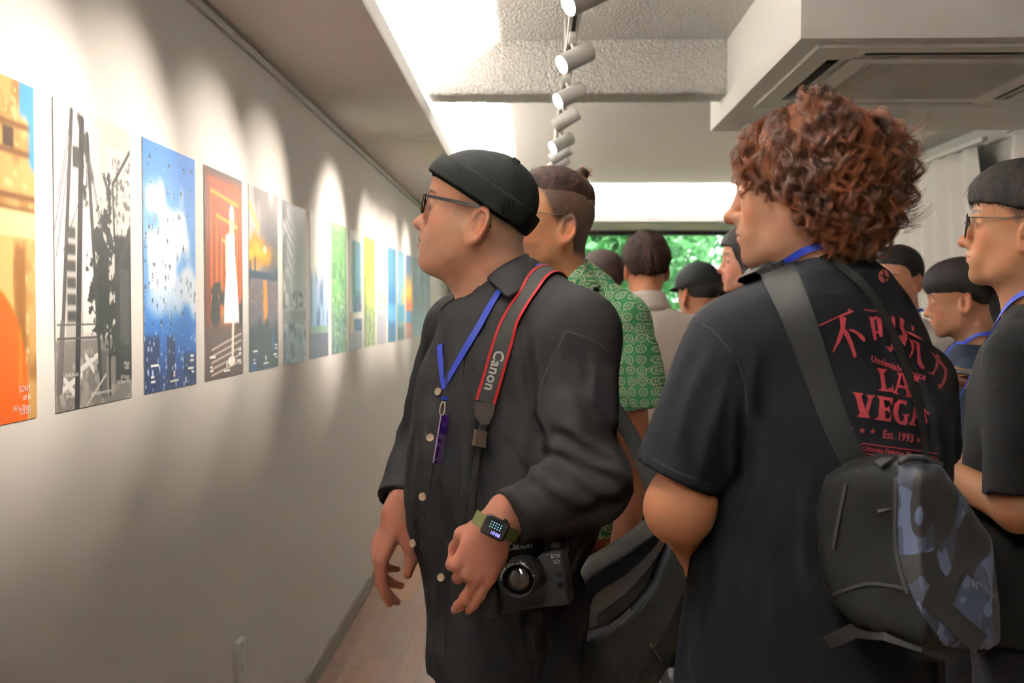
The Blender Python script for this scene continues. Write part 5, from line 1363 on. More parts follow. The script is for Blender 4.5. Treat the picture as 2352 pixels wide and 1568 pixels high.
def shirt2(P):
    d = loft(P, [key2(650, 1275, 1395, .09), key2(700, 1235, 1440, .12), key2(780, 1215, 1462, .135), key2(900, 1205, 1455, .14), key2(1050, 1205, 1442, .15), key2(1225, 1210, 1448, .15)], 2.2)
    d = d+shirt_folds(P, .008, (12, 12, 4), 12)
    d = su(d, chain(P, [h2.w(-.06, 0, -.125), A2(1330, 665, .03), S2], (.058, .062, .076), .03), .04)
    d = su(d, chain(P, [h2.w(-.06, 0, -.13), S2r], (.06, .072), .03), .04)
    hem = A2(1476, 942, -.04).astype(np.float32); ax = unit(E2_-S2+np.array([.02, 0, 0])).astype(np.float32)
    sl = cap(P, S2, hem, .078, .074)+shirt_folds(P, .007, (10, 10, 14), 15)
    sl = np.maximum(sl, (P-hem)@ax); d = su(d, sl, .02)
    hr_ = (S2r+(E2r-S2r)*.6).astype(np.float32); axr = unit(E2r-S2r).astype(np.float32)
    sl = np.maximum(cap(P, S2r, hr_, .074, .070), (P-hr_)@axr); d = su(d, sl, .02)
    d = ss(d, cap(P, hem-ax*.05, hem+ax*.1, .062, .066), .004); d = ss(d, cap(P, hr_-axr*.05, hr_+axr*.1, .060, .064), .004)
    d = np.maximum(d, float(A2(1300, 1228)[2])-P[:, 2])
    d = ss(d, cap(P, h2.w(-.028, 0, -.05), h2.w(-.045, 0, -.150), .066, .066), .01)
    d = ss(d, cap(P, h2.w(.06, 0, -.10), h2.w(.02, .0, -.19), .04, .02), .01)
    return d
sh2 = solid('shirt', shirt2, (-.22, 2.3, .88), (.40, 3.0, 1.64), .006, M_FLOR, man2)
cp2 = [((1300, 640, 2.50), (1312, 700, 2.47)), ((1330, 612, 2.53), (1358, 668, 2.49)), ((1345, 604, 2.60), (1388, 652, 2.58)), ((1338, 606, 2.68), (1370, 645, 2.70)), ((1290, 622, 2.73), (1290, 665, 2.76)), ((1240, 650, 2.70), (1215, 700, 2.70))]
rows = [[at(a[0]+(b[0]-a[0])*t, a[1]+(b[1]-a[1])*t-4*math.sin(PI*t), a[2]+(b[2]-a[2])*t-.006*math.sin(PI*t)) for a, b in cp2] for t in (0, .35, .7, 1)]
shell('collar', rows, M_FLOR, man2, .004)
legs(man2, .10, 2.68, .90, (-.85, -.5), m=cloth_mat('trousers_khaki', srgb(112, 92, 66), .85))
# ------------------------------------------------------------------ person with curly auburn hair and printed navy tee
Y3 = 1.70
def A3_(px, py, dy=0.0): return at(px, py, Y3+dy)
h3 = Head(A3_(1837, 432, .0), 21, -3, 0, .98, neck=.054, neck_to=(-.05, 0, -.2), nose=1.05)
pc3 = person('person with a curly auburn mullet and navy tee printed LAS VEGAS in red', (.46, 1.74, 0))
S3, E3, W3 = A3_(1690, 792, -.02), A3_(1566, 1172, -.06), A3_(1600, 1275, .14)
S3r, E3r, W3r = A3_(2092, 885, .08), A3_(2120, 1090, .16), A3_(1960, 1000, .36)
def body3(P):
    d = chain(P, [h3.w(-.05, 0, -.2), A3_(1900, 850), A3_(1880, 1300)], (.055, .07, .07), .03)
    d = joined(P, d, h3.c, .38, h3.sdf, .03)
    d = su(d, chain(P, [A3_(1880, 780), A3_(1668, 805, -.02), A3_(1560, 1172, -.06), W3], (.06, .046, .043, .028), .03), .03)
    d = su(d, sph(P, A3_(1563, 1158, -.055), .044), .03)
    d = su(d, chain(P, [A3_(1900, 780), S3r, E3r, W3r], (.06, .050, .042, .028), .03), .03)
    d = joined(P, d, W3, .33, lambda Q: hand_sdf(Q, W3, frame_rl((.25, .7, -.25), (-.8, .2, .6), True), 1.0, [(35, 45, 30)]*4), .012)
    d = joined(P, d, W3r, .33, lambda Q: hand_sdf(Q, W3r, frame_rl((-.9, .3, .0), (-.1, .2, .9), False), 1.0, [(30, 40, 30)]*4), .012)
    return d
def col3(P):
    c = h3.colour(P, (206, 156, 128), lips=(176, 88, 84), brow=1, stub=.06)
    m = P[:, 2] < 1.33; k = (vnoise(P*30)+.35).clip(0, 1)[:, None]
    c[m] = (lin(np.array((208, 148, 112))/255.)*(1-.2*k)+lin(np.array((196, 108, 84))/255.)*.2*k)[m]; return c
b3 = solid_multi('body', body3, [((.15, 1.42, 1.0), (.75, 2.25, float(h3.c[2])-.144), .004), (h3.c-.15, h3.c+.15, .0022)], M_SKIN, pc3, col3)
C_TEE = cloth_mat('tee_navy', srgb(13, 14, 19), .85, (900, .3, .0003), .12, (8, 1.6))
def key3(py, xl, xr, b, cy=.03):
    a, c = A3_(xl, py), A3_(xr, py); return (float(a[2]), float((a[0]+c[0])/2), Y3+cy, float((c[0]-a[0])/2), b)
hem3 = A3_(1556, 1092, -.05).astype(np.float32)
def tee3(P):
    d = loft(P, [key3(596, 1822, 1990, .066, -.012), key3(625, 1760, 2030, .098, -.004), key3(680, 1672, 2078, .125, .010), key3(760, 1622, 2128, .138, .022), key3(850, 1625, 2168, .142), key3(930, 1640, 2192, .15), key3(1050, 1635, 2188, .15), key3(1200, 1602, 2165, .145), key3(1400, 1576, 2152, .15), key3(1640, 1556, 2155, .155)], 2.3)
    d = d+shirt_folds(P, .010, (10, 10, 2.6), 21)*np.clip((1.62-P[:, 2])*3, .1, 1)
    f1 = np.sin((P[:, 0]-.62)*70+(P[:, 2]-1.3)*22)*np.exp(-((P[:, 0]-.60)/.05)**2)*.006; d = d+f1*np.clip((1.5-P[:, 2])*6, 0, 1)
    ax = unit(hem3-S3).astype(np.float32)
    sl = cap(P, S3, hem3+ax*.05, .076, .064)+shirt_folds(P, .007, (9, 9, 5), 25)
    sl = np.maximum(sl, (P-hem3)@unit((-.42, 0, -.9)).astype(np.float32)-.004); d = su(d, sl, .03)
    hr_ = (S3r+(E3r-S3r)*.75).astype(np.float32)
    sl = np.maximum(cap(P, S3r, hr_, .072, .066), (P-hr_)@unit(E3r-S3r).astype(np.float32)); d = su(d, sl, .03)
    d = ss(d, cap(P, hem3-ax*.05, hem3+ax*.12, .053, .056), .004)
    d = np.maximum(d, .66-P[:, 2]); d = ss(d, cap(P, h3.w(-.03, 0, -.06), h3.w(-.036, 0, -.070), .060, .056), .008)
    return d
CR3 = [(1610, 800, 1540, 1030, 1), (1660, 860, 1600, 1080, 1), (1700, 860, 1660, 1100, 1), (1725, 820, 1712, 1050, 1.2), (1740, 960, 1700, 1250, .8), (1640, 1250, 1620, 1500, .9), (1690, 1300, 1680, 1540, .8), (1850, 1050, 1830, 1400, .7), (1780, 1150, 1760, 1450, .7), (2010, 730, 2105, 1000, .8), (2060, 760, 2150, 1030, 1), (2110, 860, 2160, 1060, .9)]
_tee3 = tee3
def tee3(P): return _tee3(P)+creases(P, CR3, 1.70, .005, 20)
tee = solid('tee_shirt', tee3, (.15, 1.4, .62), (.80, 2.05, 1.62), .005, C_TEE, pc3)
B3 = bvh_of(tee)
# sleeve hem stitch and shoulder seam
for pix in ([(1478, 1040), (1520, 1066), (1570, 1090), (1630, 1112)], [(1600, 735), (1640, 760), (1690, 820), (1712, 880), (1716, 950)]):
    band_on('seam', B3, pix, .003, mat('tee_seam', srgb(20, 21, 27), .9), pc3, -.0004, .0009)
legs(pc3, .47, 1.76, .92, (-.55, .83), m=cloth_mat('trousers_navy', (.012, .013, .018)))
# printed graphics on the back of the tee
M_PRT = mat('tee_print_red', srgb(190, 62, 74), .75, var=(60, .15)); M_PRT2 = mat('tee_print_coral', srgb(214, 108, 104), .75)
def decal(name, polys, m, off=.0016, fine=9):
    """flat printed shapes, given as pixel outlines, laid on the cloth"""
    bm = bmesh.new()
    for pg in polys:
        vs = [bm.verts.new((x, y, 0)) for x, y in pg]
        try: bm.faces.new(vs)
        except ValueError: pass
    bm.normal_update(); bmesh.ops.triangulate(bm, faces=bm.faces[:], ngon_method='EAR_CLIP')
    for _ in range(3):
        es = [e for e in bm.edges if (e.verts[0].co-e.verts[1].co).length > fine]
        if not es: break
        bmesh.ops.subdivide_edges(bm, edges=es, cuts=1); bm.normal_update(); bmesh.ops.triangulate(bm, faces=[f for f in bm.faces if len(f.verts) > 3])
    bad = []
    for v in bm.verts:
        p, n = hit(B3, v.co.x, v.co.y, off)
        if p is None: bad.append(v)
        else: v.co = p
    if bad: bmesh.ops.delete(bm, geom=bad, context='VERTS')
    me = bpy.data.meshes.new(name); bm.to_mesh(me); bm.free(); me.polygons.foreach_set('use_smooth', np.ones(len(me.polygons), bool)); return link(name, me, m, tee)
def Z(pts): return [(1840+x*.2807, 640+y*.2807) for x, y in pts]
decal('printed_characters', [Z(p) for p in (
 [(143,378),(300,305),(385,265),(383,243),(432,265),(405,282),(300,318),(148,390)], [(310,305),(368,318),(350,430),(320,510),(260,605),(255,598),(290,500),(320,400)], [(345,400),(380,430),(420,520),(452,630),(430,648),(400,560),(370,490),(340,440)], [(388,410),(430,415),(500,460),(522,490),(515,515),(490,500),(450,450),(395,425)],
 [(507,248),(610,258),(690,275),(705,300),(690,298),(600,270),(510,260)], [(553,305),(590,320),(615,500),(590,500),(570,400)], [(612,310),(655,330),(665,470),(640,475),(618,350)], [(590,310),(620,308),(620,330),(590,332)], [(605,430),(640,428),(640,445),(608,447)], [(735,300),(760,320),(770,480),(760,530),(765,565),(730,600),(690,555),(685,545),(720,560),(738,520)],
 [(798,312),(838,340),(830,390),(850,450),(865,480),(845,555),(790,465),(828,462),(806,390)], [(785,370),(840,430),(865,470),(850,475),(800,400)], [(893,375),(920,400),(915,435),(900,425)], [(830,428),(900,445),(980,490),(985,505),(960,495),(850,440)], [(875,490),(905,510),(920,560),(905,620),(885,648),(880,640),(900,580),(890,520)], [(905,500),(960,530),(955,545),(905,515)], [(935,540),(962,530),(965,580),(970,660),(1000,720),(1002,745),(975,735),(945,690),(942,620)],
 [(1043,588),(1110,640),(1180,730),(1188,760),(1160,740),(1080,640)], [(1100,610),(1125,640),(1110,720),(1075,790),(1020,765),(1065,770),(1090,720)], [(1165,750),(1190,760),(1175,840),(1130,912),(1105,870),(1140,860),(1160,800)])], M_PRT)
decal('printed_place_name', [Z(p) for p in (
 [(615,728),(700,742),(672,772),(692,905),(735,890),(745,865),(753,930),(625,915),(655,895),(640,770)], [(778,765),(822,772),(800,870),(778,925),(795,950),(745,935),(770,900),(798,795)], [(815,770),(872,782),(850,805),(872,900),(905,978),(848,965),(860,945),(838,860),(822,800)], [(795,865),(855,882),(855,902),(788,888)], [(935,790),(960,800),(965,850),(945,830),(925,840),(935,880),(965,940),(968,990),(945,1005),(897,975),(893,935),(915,965),(940,965),(930,930),(903,880),(903,830)],
 [(418,925),(505,938),(492,962),(522,1070),(548,985),(530,948),(603,955),(580,985),(548,1105),(562,1140),(453,1128),(478,1102),(445,965)], [(615,955),(745,978),(738,1040),(722,1000),(672,990),(680,1050),(705,1058),(715,1035),(722,1100),(705,1080),(683,1075),(688,1145),(720,1140),(742,1090),(728,1170),(597,1148),(632,1125),(640,990)], [(863,1000),(852,1042),(835,1020),(802,1022),(787,1090),(802,1160),(832,1162),(838,1122),(815,1105),(885,1108),(866,1130),(868,1172),(850,1200),(800,1190),(760,1150),(748,1080),(760,1020),(800,990)],
 [(918,1030),(962,1037),(938,1110),(920,1180),(940,1205),(872,1190),(902,1158)], [(945,1035),(985,1042),(990,1222),(948,1212),(962,1165)], [(925,1118),(972,1128),(972,1150),(920,1140)], [(1010,1060),(1052,1090),(1045,1120),(1030,1090),(1018,1100),(1035,1150),(1030,1185),(1008,1170),(1018,1155),(1010,1120)])], M_PRT)
def star(x, y, r): return [(x+(r if k % 2 == 0 else r*.42)*math.sin(k*PI/5), y-(r if k % 2 == 0 else r*.42)*math.cos(k*PI/5)) for k in range(10)]
decal('printed_stars', [Z(star(x, y, r)) for x, y, r in ((403, 1225, 27), (498, 1240, 28), (585, 1248, 27), (953, 1320, 22), (1000, 1330, 20))], M_PRT, fine=4)
def ztext(s, x0, y0, x1, y1, h, bold=.02):
    """one line of letters between two points of the zoomed photo"""
    t, f = text_geo(s, 1.0, 'LEFT', 1.05, bold); w = t[:, 0].max(); out = []
    for poly in f:
        out.append([(x0+(x1-x0)*t[i, 0]/w+0.12*h*t[i, 1], y0+(y1-y0)*t[i, 0]/w-h*t[i, 1]) for i in poly])
    return [Z(p) for p in out]
decal('printed_slogan', ztext('Undeniable Force', 566, 672, 1012, 832, 72), M_PRT, fine=12)
decal('printed_year', ztext('Est. 1993', 662, 1297, 910, 1337, 92), M_PRT, fine=12)
decal('printed_motto', ztext('Ultimate Fighting Championship', 502, 1402, 1120, 1490, 56)+[Z([(480, 1362), (500, 1340), (1120, 1425), (1120, 1433), (500, 1350), (488, 1364)]), Z([(478, 1410), (485, 1418), (1120, 1500), (1120, 1508), (482, 1428)])], M_PRT, fine=12)
E_ = [(2028+12*math.cos(a)+0*math.sin(a), 635+15*math.sin(a)) for a in np.linspace(0, 2*PI, 25)[:-1]]
decal('printed_emblem', [E_], M_PRT2, fine=6); decal('emblem_slashes', [[(2019, 634), (2022, 632), (2040, 640), (2038, 643)], [(2024, 622), (2027, 621), (2033, 650), (2030, 651)]], C_TEE, .0024, 6)
# neck lanyard
ln3 = empty('lanyard', A3_(1850, 580, -.05), 'blue neck lanyard at the nape of the person with auburn curls', 'lanyard')
BN = bvh_of(b3); pts_, nr_ = [], []
for x, y in ((1800, 604), (1810, 596), (1822, 587), (1835, 579), (1850, 571), (1866, 565), (1884, 562), (1902, 563)):
    c_ = [h_ for h_ in (hit(B3, x, y, .004), hit(BN, x, y, .004)) if h_[0] is not None]
    if c_:
        h_ = min(c_, key=lambda z_: z_[0].y); pts_.append(h_[0]); nr_.append((h_[1]+Vector((0, -.6, .3))).normalized())
pts_ = smooth_pts(pts_, 3)
pts_ = [V(at(1800, 640, 1.88)), V(at(1796, 612, 1.78))]+pts_+[V(at(1950, 580, 1.70)), V(at(1940, 620, 1.85))]
nr_ = [V((-.6, .2, .6)), V((-.6, -.2, .6))]+nr_+[V((.7, -.4, .5)), V((.6, .4, .5))]
pts_, nr_ = densen(pts_, nr_); pts_, nr_ = drape(pts_, nr_, [BN, B3], .003)
MB().ribbon(pts_, nr_, .0105, .0014).build('ribbon', M_LANY, ln3, True, 40)
# ------------------------------------------------------------------ the curls
def mat_curl():
    m, nt, b = new_mat('curl_auburn')
    hi_ = nt.nodes.new('ShaderNodeHairInfo'); rn = E(nt, hi_.outputs['Random']); it = E(nt, hi_.outputs['Intercept'])
    n = noise_e(nt, 16, 3, .6)
    base = mixc(nt, rn, srgb(32, 19, 15), srgb(92, 54, 36))
    c = mixc(nt, ((n.step(.40, .62))*.6+it*.12+rn*.22)*.6, base, srgb(182, 100, 50)); nt.links.new(c.s, b.inputs['Base Color'])
    b.inputs['Roughness'].default_value = .32; b.inputs['Specular IOR Level'].default_value = .7
    b.inputs['Anisotropic'].default_value = .6; return m
M_CURL = mat_curl()
def curly(hd, parent, seed=4, ng=430, per=34):
    r = np.random.RandomState(seed)
    sc_c, sc_r = np.array([-.008, 0, .032]), np.array([.098, .077, .085])
    ec, er = np.array([-.038, 0, .006]), np.array([.136, .118, .146])
    hlx = ([-.13, -.05, -.03, 0, .03, .06, .1], [-.092, -.085, -.04, .012, .028, .052, .070])
    zex = ([-.14, -.06, -.025, .0, .03, .06, .12], [-.136, -.140, -.108, -.044, -.018, .006, .020])
    G = []
    while len(G) < ng:
        d = r.normal(size=3); d /= np.linalg.norm(d); p = sc_c+d*sc_r
        if p[2] < np.interp(p[0], *hlx): continue
        zend = None; pts = [p]; et = r.uniform(.80, 1.04); L_ = 0; sg = 1 if p[1] > -.015 else -1
        zrnd = r.uniform(-.012, .022); flick = r.rand() < .12
        for k in range(60):
            q = (pts[-1]-ec)/er; e = np.linalg.norm(q); n = q/er; n /= np.linalg.norm(n)
            x = pts[-1][0]
            g = np.array([.55, .75*sg, -.75]) if x > .035 else np.array([-.30, .35*sg, -.9])
            if pts[-1][2] > .11: g = g+np.array([-.2 if x < .0 else .5, .9*sg, 0])
            t = g-n*(g@n); t /= np.linalg.norm(t)+1e-6
            dirv = t+n*(np.clip((et-e)*6, -1, 1.2))
            dirv /= np.linalg.norm(dirv); pts.append(pts[-1]+dirv*.0055); L_ += .0055
            if pts[-1][2] < np.interp(pts[-1][0], *zex)+zrnd and k > 6: break
            if L_ > .24: break
        pts = np.array(pts); n_ = 26
        s = np.linspace(0, len(pts)-1, n_); pts = np.stack([np.interp(s, np.arange(len(pts)), pts[:, i]) for i in range(3)], 1)
        G.append((pts, L_, flick))
    S = []
    for pts, L_, flick in G:
        t = np.linspace(0, 1, len(pts)); tan = np.gradient(pts, axis=0); tan /= np.linalg.norm(tan, axis=1)[:, None]+1e-9
        ref = r.normal(size=3); u = np.cross(tan, ref); u /= np.linalg.norm(u, axis=1)[:, None]+1e-9; w = np.cross(tan, u)
        wl = r.uniform(.036, .062); ph = r.rand()*6.28; amp = r.uniform(.006, .013)*np.clip(t*1.7, 0, 1)**.8*(.35+.65*min(1, L_/.14)); hand = r.choice((-1, 1))
        a = 2*PI*t*L_/wl*hand+ph
        gd = pts+u*(amp*np.cos(a))[:, None]+w*(amp*np.sin(a)*.8)[:, None]-u[:1]*(amp[0]*math.cos(ph))
        if flick:
            q = (pts[-1]-ec)/er; n = q/er; n /= np.linalg.norm(n); gd = gd+n[None]*(np.clip((t-.6)/.4, 0, 1)**2*r.uniform(.01, .035))[:, None]
        cr_ = .0062*(1-.6*t)
        o = r.normal(size=(per, 2)); 
        for k in range(per):
            tw = a*.5+r.uniform(-.3, .3)
            ou, ow = o[k]*.6
            S.append(gd+(u*ou+w*ow)*cr_[:, None]*1.0+.0012*np.sin(9*t+k)[:, None]*u)
    # a few stray curls blown out at the back of the crown
    for k in range(60):
        a = r.uniform(-.9, .9); z = r.uniform(-.08, .065)
        p = np.array([-.150-.012*r.rand(), .06*a, z]); t = np.linspace(0, 1, 26); ln = r.uniform(.015, .038); d0 = np.array([-1, a*.6, r.uniform(-.2, .5)]); up = np.array([0, 0, 1.])
        bend = r.uniform(.5, 1.4)
        for j in range(6):
            of = r.normal(size=3)*.0022
            S.append(p[None]+of+d0[None]*(np.sin(t*bend)*ln)[:, None]+up[None]*((1-np.cos(t*bend*1.3))*ln*r.uniform(.2, .7))[:, None])
    S = np.array(S); W_ = hd.c+(S.reshape(-1, 3)*hd.sc) @ hd.M.T.astype(float)
    rad = r.uniform(.00022, .00038, len(S))
    def under(P):
        q = hd.to(P)
        d = ell(q, (-.030, 0, .022), (.112, .098, .114))+.007*vnoise(q*38)+.004*vnoise(q*80)
        ze = np.interp(q[:, 0], zex[0], np.array(zex[1])+.012)
        return si(d, ze-q[:, 2], .012)*hd.sc
    hb = solid('hair', under, hd.c-.17, hd.c+.19, .004, hair_mat('hair_curl_base', srgb(52, 30, 22), srgb(112, 64, 38), .6), parent)
    curves('hair_curls', W_.reshape(S.shape), rad, M_CURL, hb)
curly(h3, pc3)
# ------------------------------------------------------------------ camouflage sling bag
def poly2(px, py, poly):
    """signed distance to a 2D polygon (negative inside)"""
    poly = np.asarray(poly, np.float32); d = np.full(px.shape, 1e9, np.float32); ins = np.zeros(px.shape, bool); n = len(poly)
    for i in range(n):
        a, b = poly[i], poly[(i+1) % n]; e = b-a; wx, wy = px-a[0], py-a[1]
        t = np.clip((wx*e[0]+wy*e[1])/(e@e), 0, 1); d = np.minimum(d, (wx-e[0]*t)**2+(wy-e[1]*t)**2)
        c = ((a[1] <= py) & (b[1] > py)) | ((b[1] <= py) & (a[1] > py))
        xi = a[0]+(py-a[1])/(e[1] if abs(e[1]) > 1e-9 else 1e-9)*e[0]; ins ^= c & (px < xi)
    d = np.sqrt(d); return np.where(ins, -d, d)
def plane_poly(pix, Y): return np.array([at(x, y, Y)[[0, 2]] for x, y in pix])
def split_mesh(o, mask_fn, name, m, parent):
    """moves the faces chosen by mask_fn(centres) into a part of their own"""
    me = o.data; n = len(me.vertices); v = np.empty(n*3, np.float32); me.vertices.foreach_get('co', v); v = v.reshape(-1, 3)
    f = np.empty(len(me.polygons)*4, np.int32); me.polygons.foreach_get('vertices', f); f = f.reshape(-1, 4)
    k = mask_fn(v[f].mean(1), v, f)
    def sub(F):
        u, inv = np.unique(F, return_inverse=True); return mesh_np(name, v[u], inv.reshape(-1, 4))
    a, b = sub(f[~k]), sub(f[k]); old = o.data; mt_ = old.materials[0]; o.data = a; a.materials.append(mt_); bpy.data.meshes.remove(old)
    return link(name, b, m, parent)
YB = 1.50
bag = empty('sling_bag', at(2100, 1500, YB), 'black sling bag with a blue-grey camouflage front worn on the back of the navy tee', 'bag')
M_BAGB = cloth_mat('bag_black', srgb(17, 17, 17), .7, (500, .4, .0006), .15, (9, 2))
def mat_camo():
    m, nt, b = new_mat('camo_blue')
    s = (1, 1, .62)
    a = noise_e(nt, 17, 1.2, .45, .6, sc=s).gt(.55); c = noise_e(nt, 21, 1.0, .4, .8, sc=s); cc = E(nt, nt.nodes.new('ShaderNodeValue').outputs[0])
    n2 = noise_e(nt, 13, 1.0, .4, .9, sc=(1.1, .9, .6)); 
    col = mixc(nt, n2.gt(.50), srgb(70, 80, 106), srgb(52, 57, 72)); col = mixc(nt, c.gt(.56), col, srgb(104, 118, 152)); col = mixc(nt, a, col, srgb(28, 28, 30))
    nt.links.new(col.s, b.inputs['Base Color']); b.inputs['Roughness'].default_value = .6
    bump(nt, b, noise_e(nt, 700, 2)*.3+noise_e(nt, 12, 2)*2.0, .4, .003); return m
M_CAMO = mat_camo()
bp = plane_poly([(1906, 1180), (1925, 1110), (1985, 1072), (2060, 1054), (2150, 1064), (2225, 1150), (2302, 1245), (2310, 1400), (2306, 1480), (2250, 1500), (2150, 1470), (2050, 1450), (1970, 1445), (1925, 1400), (1906, 1320)], YB-.02)
def bagf(P):
    d2 = poly2(P[:, 0], P[:, 2], bp)
    xe = (P[:, 0]-at(2070, 1250, YB)[0])
    front = YB-.085+np.where(xe < 0, -xe*.95, xe*.52)+.012*np.sin(P[:, 2]*17)      # corner towards the camera, both faces receding
    t = np.maximum(front-P[:, 1], P[:, 1]-(YB+.07))
    r = .028; q = np.stack([d2+r, t+r], 1)
    d = L(np.maximum(q, 0))+np.minimum(q.max(1), 0)-r
    return d+.006*vnoise(P*9)+.003*vnoise(P*22)
bo = solid('bag_body', bagf, at(1880, 1560, YB)-np.array([.02, .16, .02]), at(2340, 1020, YB)+np.array([.04, .14, .04]), .0042, M_BAGB, bag)
edge = np.array([(2064, 1040), (2062, 1150), (2061, 1250), (2072, 1310), (2092, 1362), (2130, 1430), (2200, 1520)])
def camo_mask(c, v, f):
    x, y = px_of(c); nrm = np.cross(v[f[:, 2]]-v[f[:, 0]], v[f[:, 3]]-v[f[:, 1]])
    return (x > np.interp(y, edge[:, 1], edge[:, 0])) & (nrm[:, 1] < 0) & (y < 1490+0*x)
fp = split_mesh(bo, camo_mask, 'camo_panel', M_CAMO, bag)
BB = bvh_of(bo); BF = bvh_of(fp)
def band_px(name, b, pix, w, m, parent, off=.001, th=.002, sub=5, it=3): return band_on(name, b, pix, w, m, parent, off, th, sub, it)
band_px('piping', BB, [(2060, 1062), (2058, 1150), (2057, 1250), (2068, 1310), (2086, 1362)], .005, M_STRAP, bag, .0, .003)
band_px('base_strap', BF, [(2122, 1365), (2165, 1400), (2205, 1440), (2250, 1478)], .030, M_STRAP, bag)
band_px('side_seam', BB, [(1915, 1365), (1960, 1348), (2000, 1338), (2050, 1345), (2085, 1352)], .004, M_STRAP, bag)
band_px('side_seam', BB, [(1945, 1110), (1930, 1180), (1916, 1260)], .005, M_STRAP, bag)
band_px('handle', BB, [(2020, 1075), (2042, 1062)], .02, M_STRAP, bag, .004, .004)
MB().tube([at(2066, 1062, 1.44), at(2085, 1050, 1.45), at(2120, 1052, 1.47), at(2150, 1064, 1.49), at(2160, 1066, 1.50)], .0045, 8).build('top_loop', mat('webbing_grey', srgb(52, 54, 56), .7), bag, True)
for k in range(5):
    x, y = 2078+k*14, 1460+(-5 if k % 2 else 0)
    MB().box(at(x, y, 1.445), at(x+8, y+16, 1.455), .001).build('webbing_slot', M_STRAP, bag)
# carry straps hanging below
MB().ribbon([at(1900, 1476, 1.56), at(1960, 1448, 1.50), at(2030, 1452, 1.45), at(2120, 1480, 1.43), at(2200, 1510, 1.46)], [(-.2, -1, .2)]*5, .020, .003).build('waist_strap', M_STRAP, bag, True, 40)
# label on the front
t, f = text_geo('K&F CONCEPT', 1.0, 'LEFT'); w_ = t[:, 0].max(); bm = bmesh.new(); vs = []
for x, y in t:
    p, n = hit(BF, 2244+(2284-2244)*x/w_+2*y, 1340+(1378-1340)*x/w_-13*y, .0015); vs.append(bm.verts.new(p if p is not None else V(at(2260, 1360, YB))))
for poly in f:
    try: bm.faces.new([vs[i] for i in poly])
    except ValueError: pass
me = bpy.data.meshes.new('lettering'); bm.to_mesh(me); bm.free(); link('lettering', me, mat('label_grey', srgb(150, 155, 165), .6), fp)
def pix_shapes(b, polys, name, m, parent, off=.0015):
    bm = bmesh.new()
    for pg in polys:
        vs = [hit(b, x, y, off)[0] for x, y in pg]
        if any(v is None for v in vs): continue
        bm.faces.new([bm.verts.new(v) for v in vs])
    me = bpy.data.meshes.new(name); bm.to_mesh(me); bm.free(); return link(name, me, m, parent)
pix_shapes(BF, [[(2232, 1330), (2236, 1332), (2235, 1349), (2231, 1347)], [(2237, 1340), (2243, 1336), (2246, 1338), (2239, 1343)], [(2237, 1342), (2241, 1343), (2244, 1354), (2240, 1353)]], 'logo_mark', MATS['label_grey'], fp)
# shoulder strap over the tee
p, n = strip_on(B3, [(1782, 612), (1800, 650), (1822, 700), (1848, 770), (1878, 860), (1908, 945), (1938, 1015), (1966, 1068)], .003, 6)
p = smooth_pts(p, 8); k = len(p)
w = [.052-.016*min(1, i/(k*.8)) for i in range(k)]
over = [V(at(1760, 640, 1.84)), V(at(1765, 600, 1.76))]
_n = [V((-.5, .5, .6)), V((-.4, .1, .9))]+[(q+V((0, -.6, .1))).normalized() for q in n]
ovp, ovn = densen(over+p[:1], _n[:3]); ovp, ovn = drape(ovp, ovn, [BN, B3], .012, 5)
MB().ribbon(ovp[:-1]+p, ovn[:-1]+_n[2:], [.054]*(len(ovp)-1)+w, .0028).build('shoulder_strap', mat('strap_satin', srgb(18, 19, 18), .5, spec=.3, nb=(800, .35, .0006)), bag, True, 40)
sp_, sn_ = densen([at(1722, 634, 1.70), at(1752, 616, 1.69), at(1790, 605, 1.68), at(1826, 600, 1.675)], [(-.2, -.5, .9)]*4)
sp_, sn_ = drape(sp_, sn_, [BN, B3], .004, 4, .03)
MB().ribbon(sp_, sn_, .018, .007).build('strap_pad', M_STRAP, bag, True, 40)
# slider buckle
bc_ = V(hit(B3, 1978, 1082, .006)[0]); bx_ = V(at(2006, 1080, YB)-at(1950, 1088, YB)).normalized()
ux = V(unit(at(1990, 1105, YB)-at(1958, 1060, YB))); uy = V(unit(at(2008, 1075, YB)-at(1950, 1088, YB)))
mb = MB(); hw, hh = .0185, .0150
bc_ = V(at(1979, 1082, bc_.y-.012))
pts = []
for a in np.linspace(0, 2*PI, 33)[:-1]:
    c, s = math.cos(a), math.sin(a); pts.append(bc_+uy*(hw*abs(c)**.5*np.sign(c))+ux*(hh*abs(s)**.5*np.sign(s)))
mb.tube(pts, .0028, 8, True); mb.build('buckle', mat('buckle_grey', srgb(92, 88, 80), .4, .6), bag, True)
MB().tube([bc_-uy*hw, bc_+uy*hw], .003, 8).build('buckle_bar', MATS['buckle_grey'], bag, True)
MB().ribbon([bc_-ux*.014+V((0, -.003, 0)), bc_+V((0, -.005, 0)), bc_+ux*.03+V((0, .0, 0)), V(at(2040, 1170, 1.455))], [(-.2, -1, .1)]*4, .026, .002).build('lower_strap', M_STRAP, bag, True, 40)
# second, thinner strap across the back
p, n = strip_on(B3, [(1890, 592), (1930, 615), (1965, 640), (1995, 672), (2022, 715), (2045, 762), (2068, 820), (2090, 885), (2108, 950), (2118, 1010), (2122, 1055)], .003, 6)
MB().ribbon(smooth_pts(p, 8), [(q+V((.1, -.5, .1))).normalized() for q in n], .0135, .002).build('thin_strap', MATS['strap_satin'], bag, True, 40)

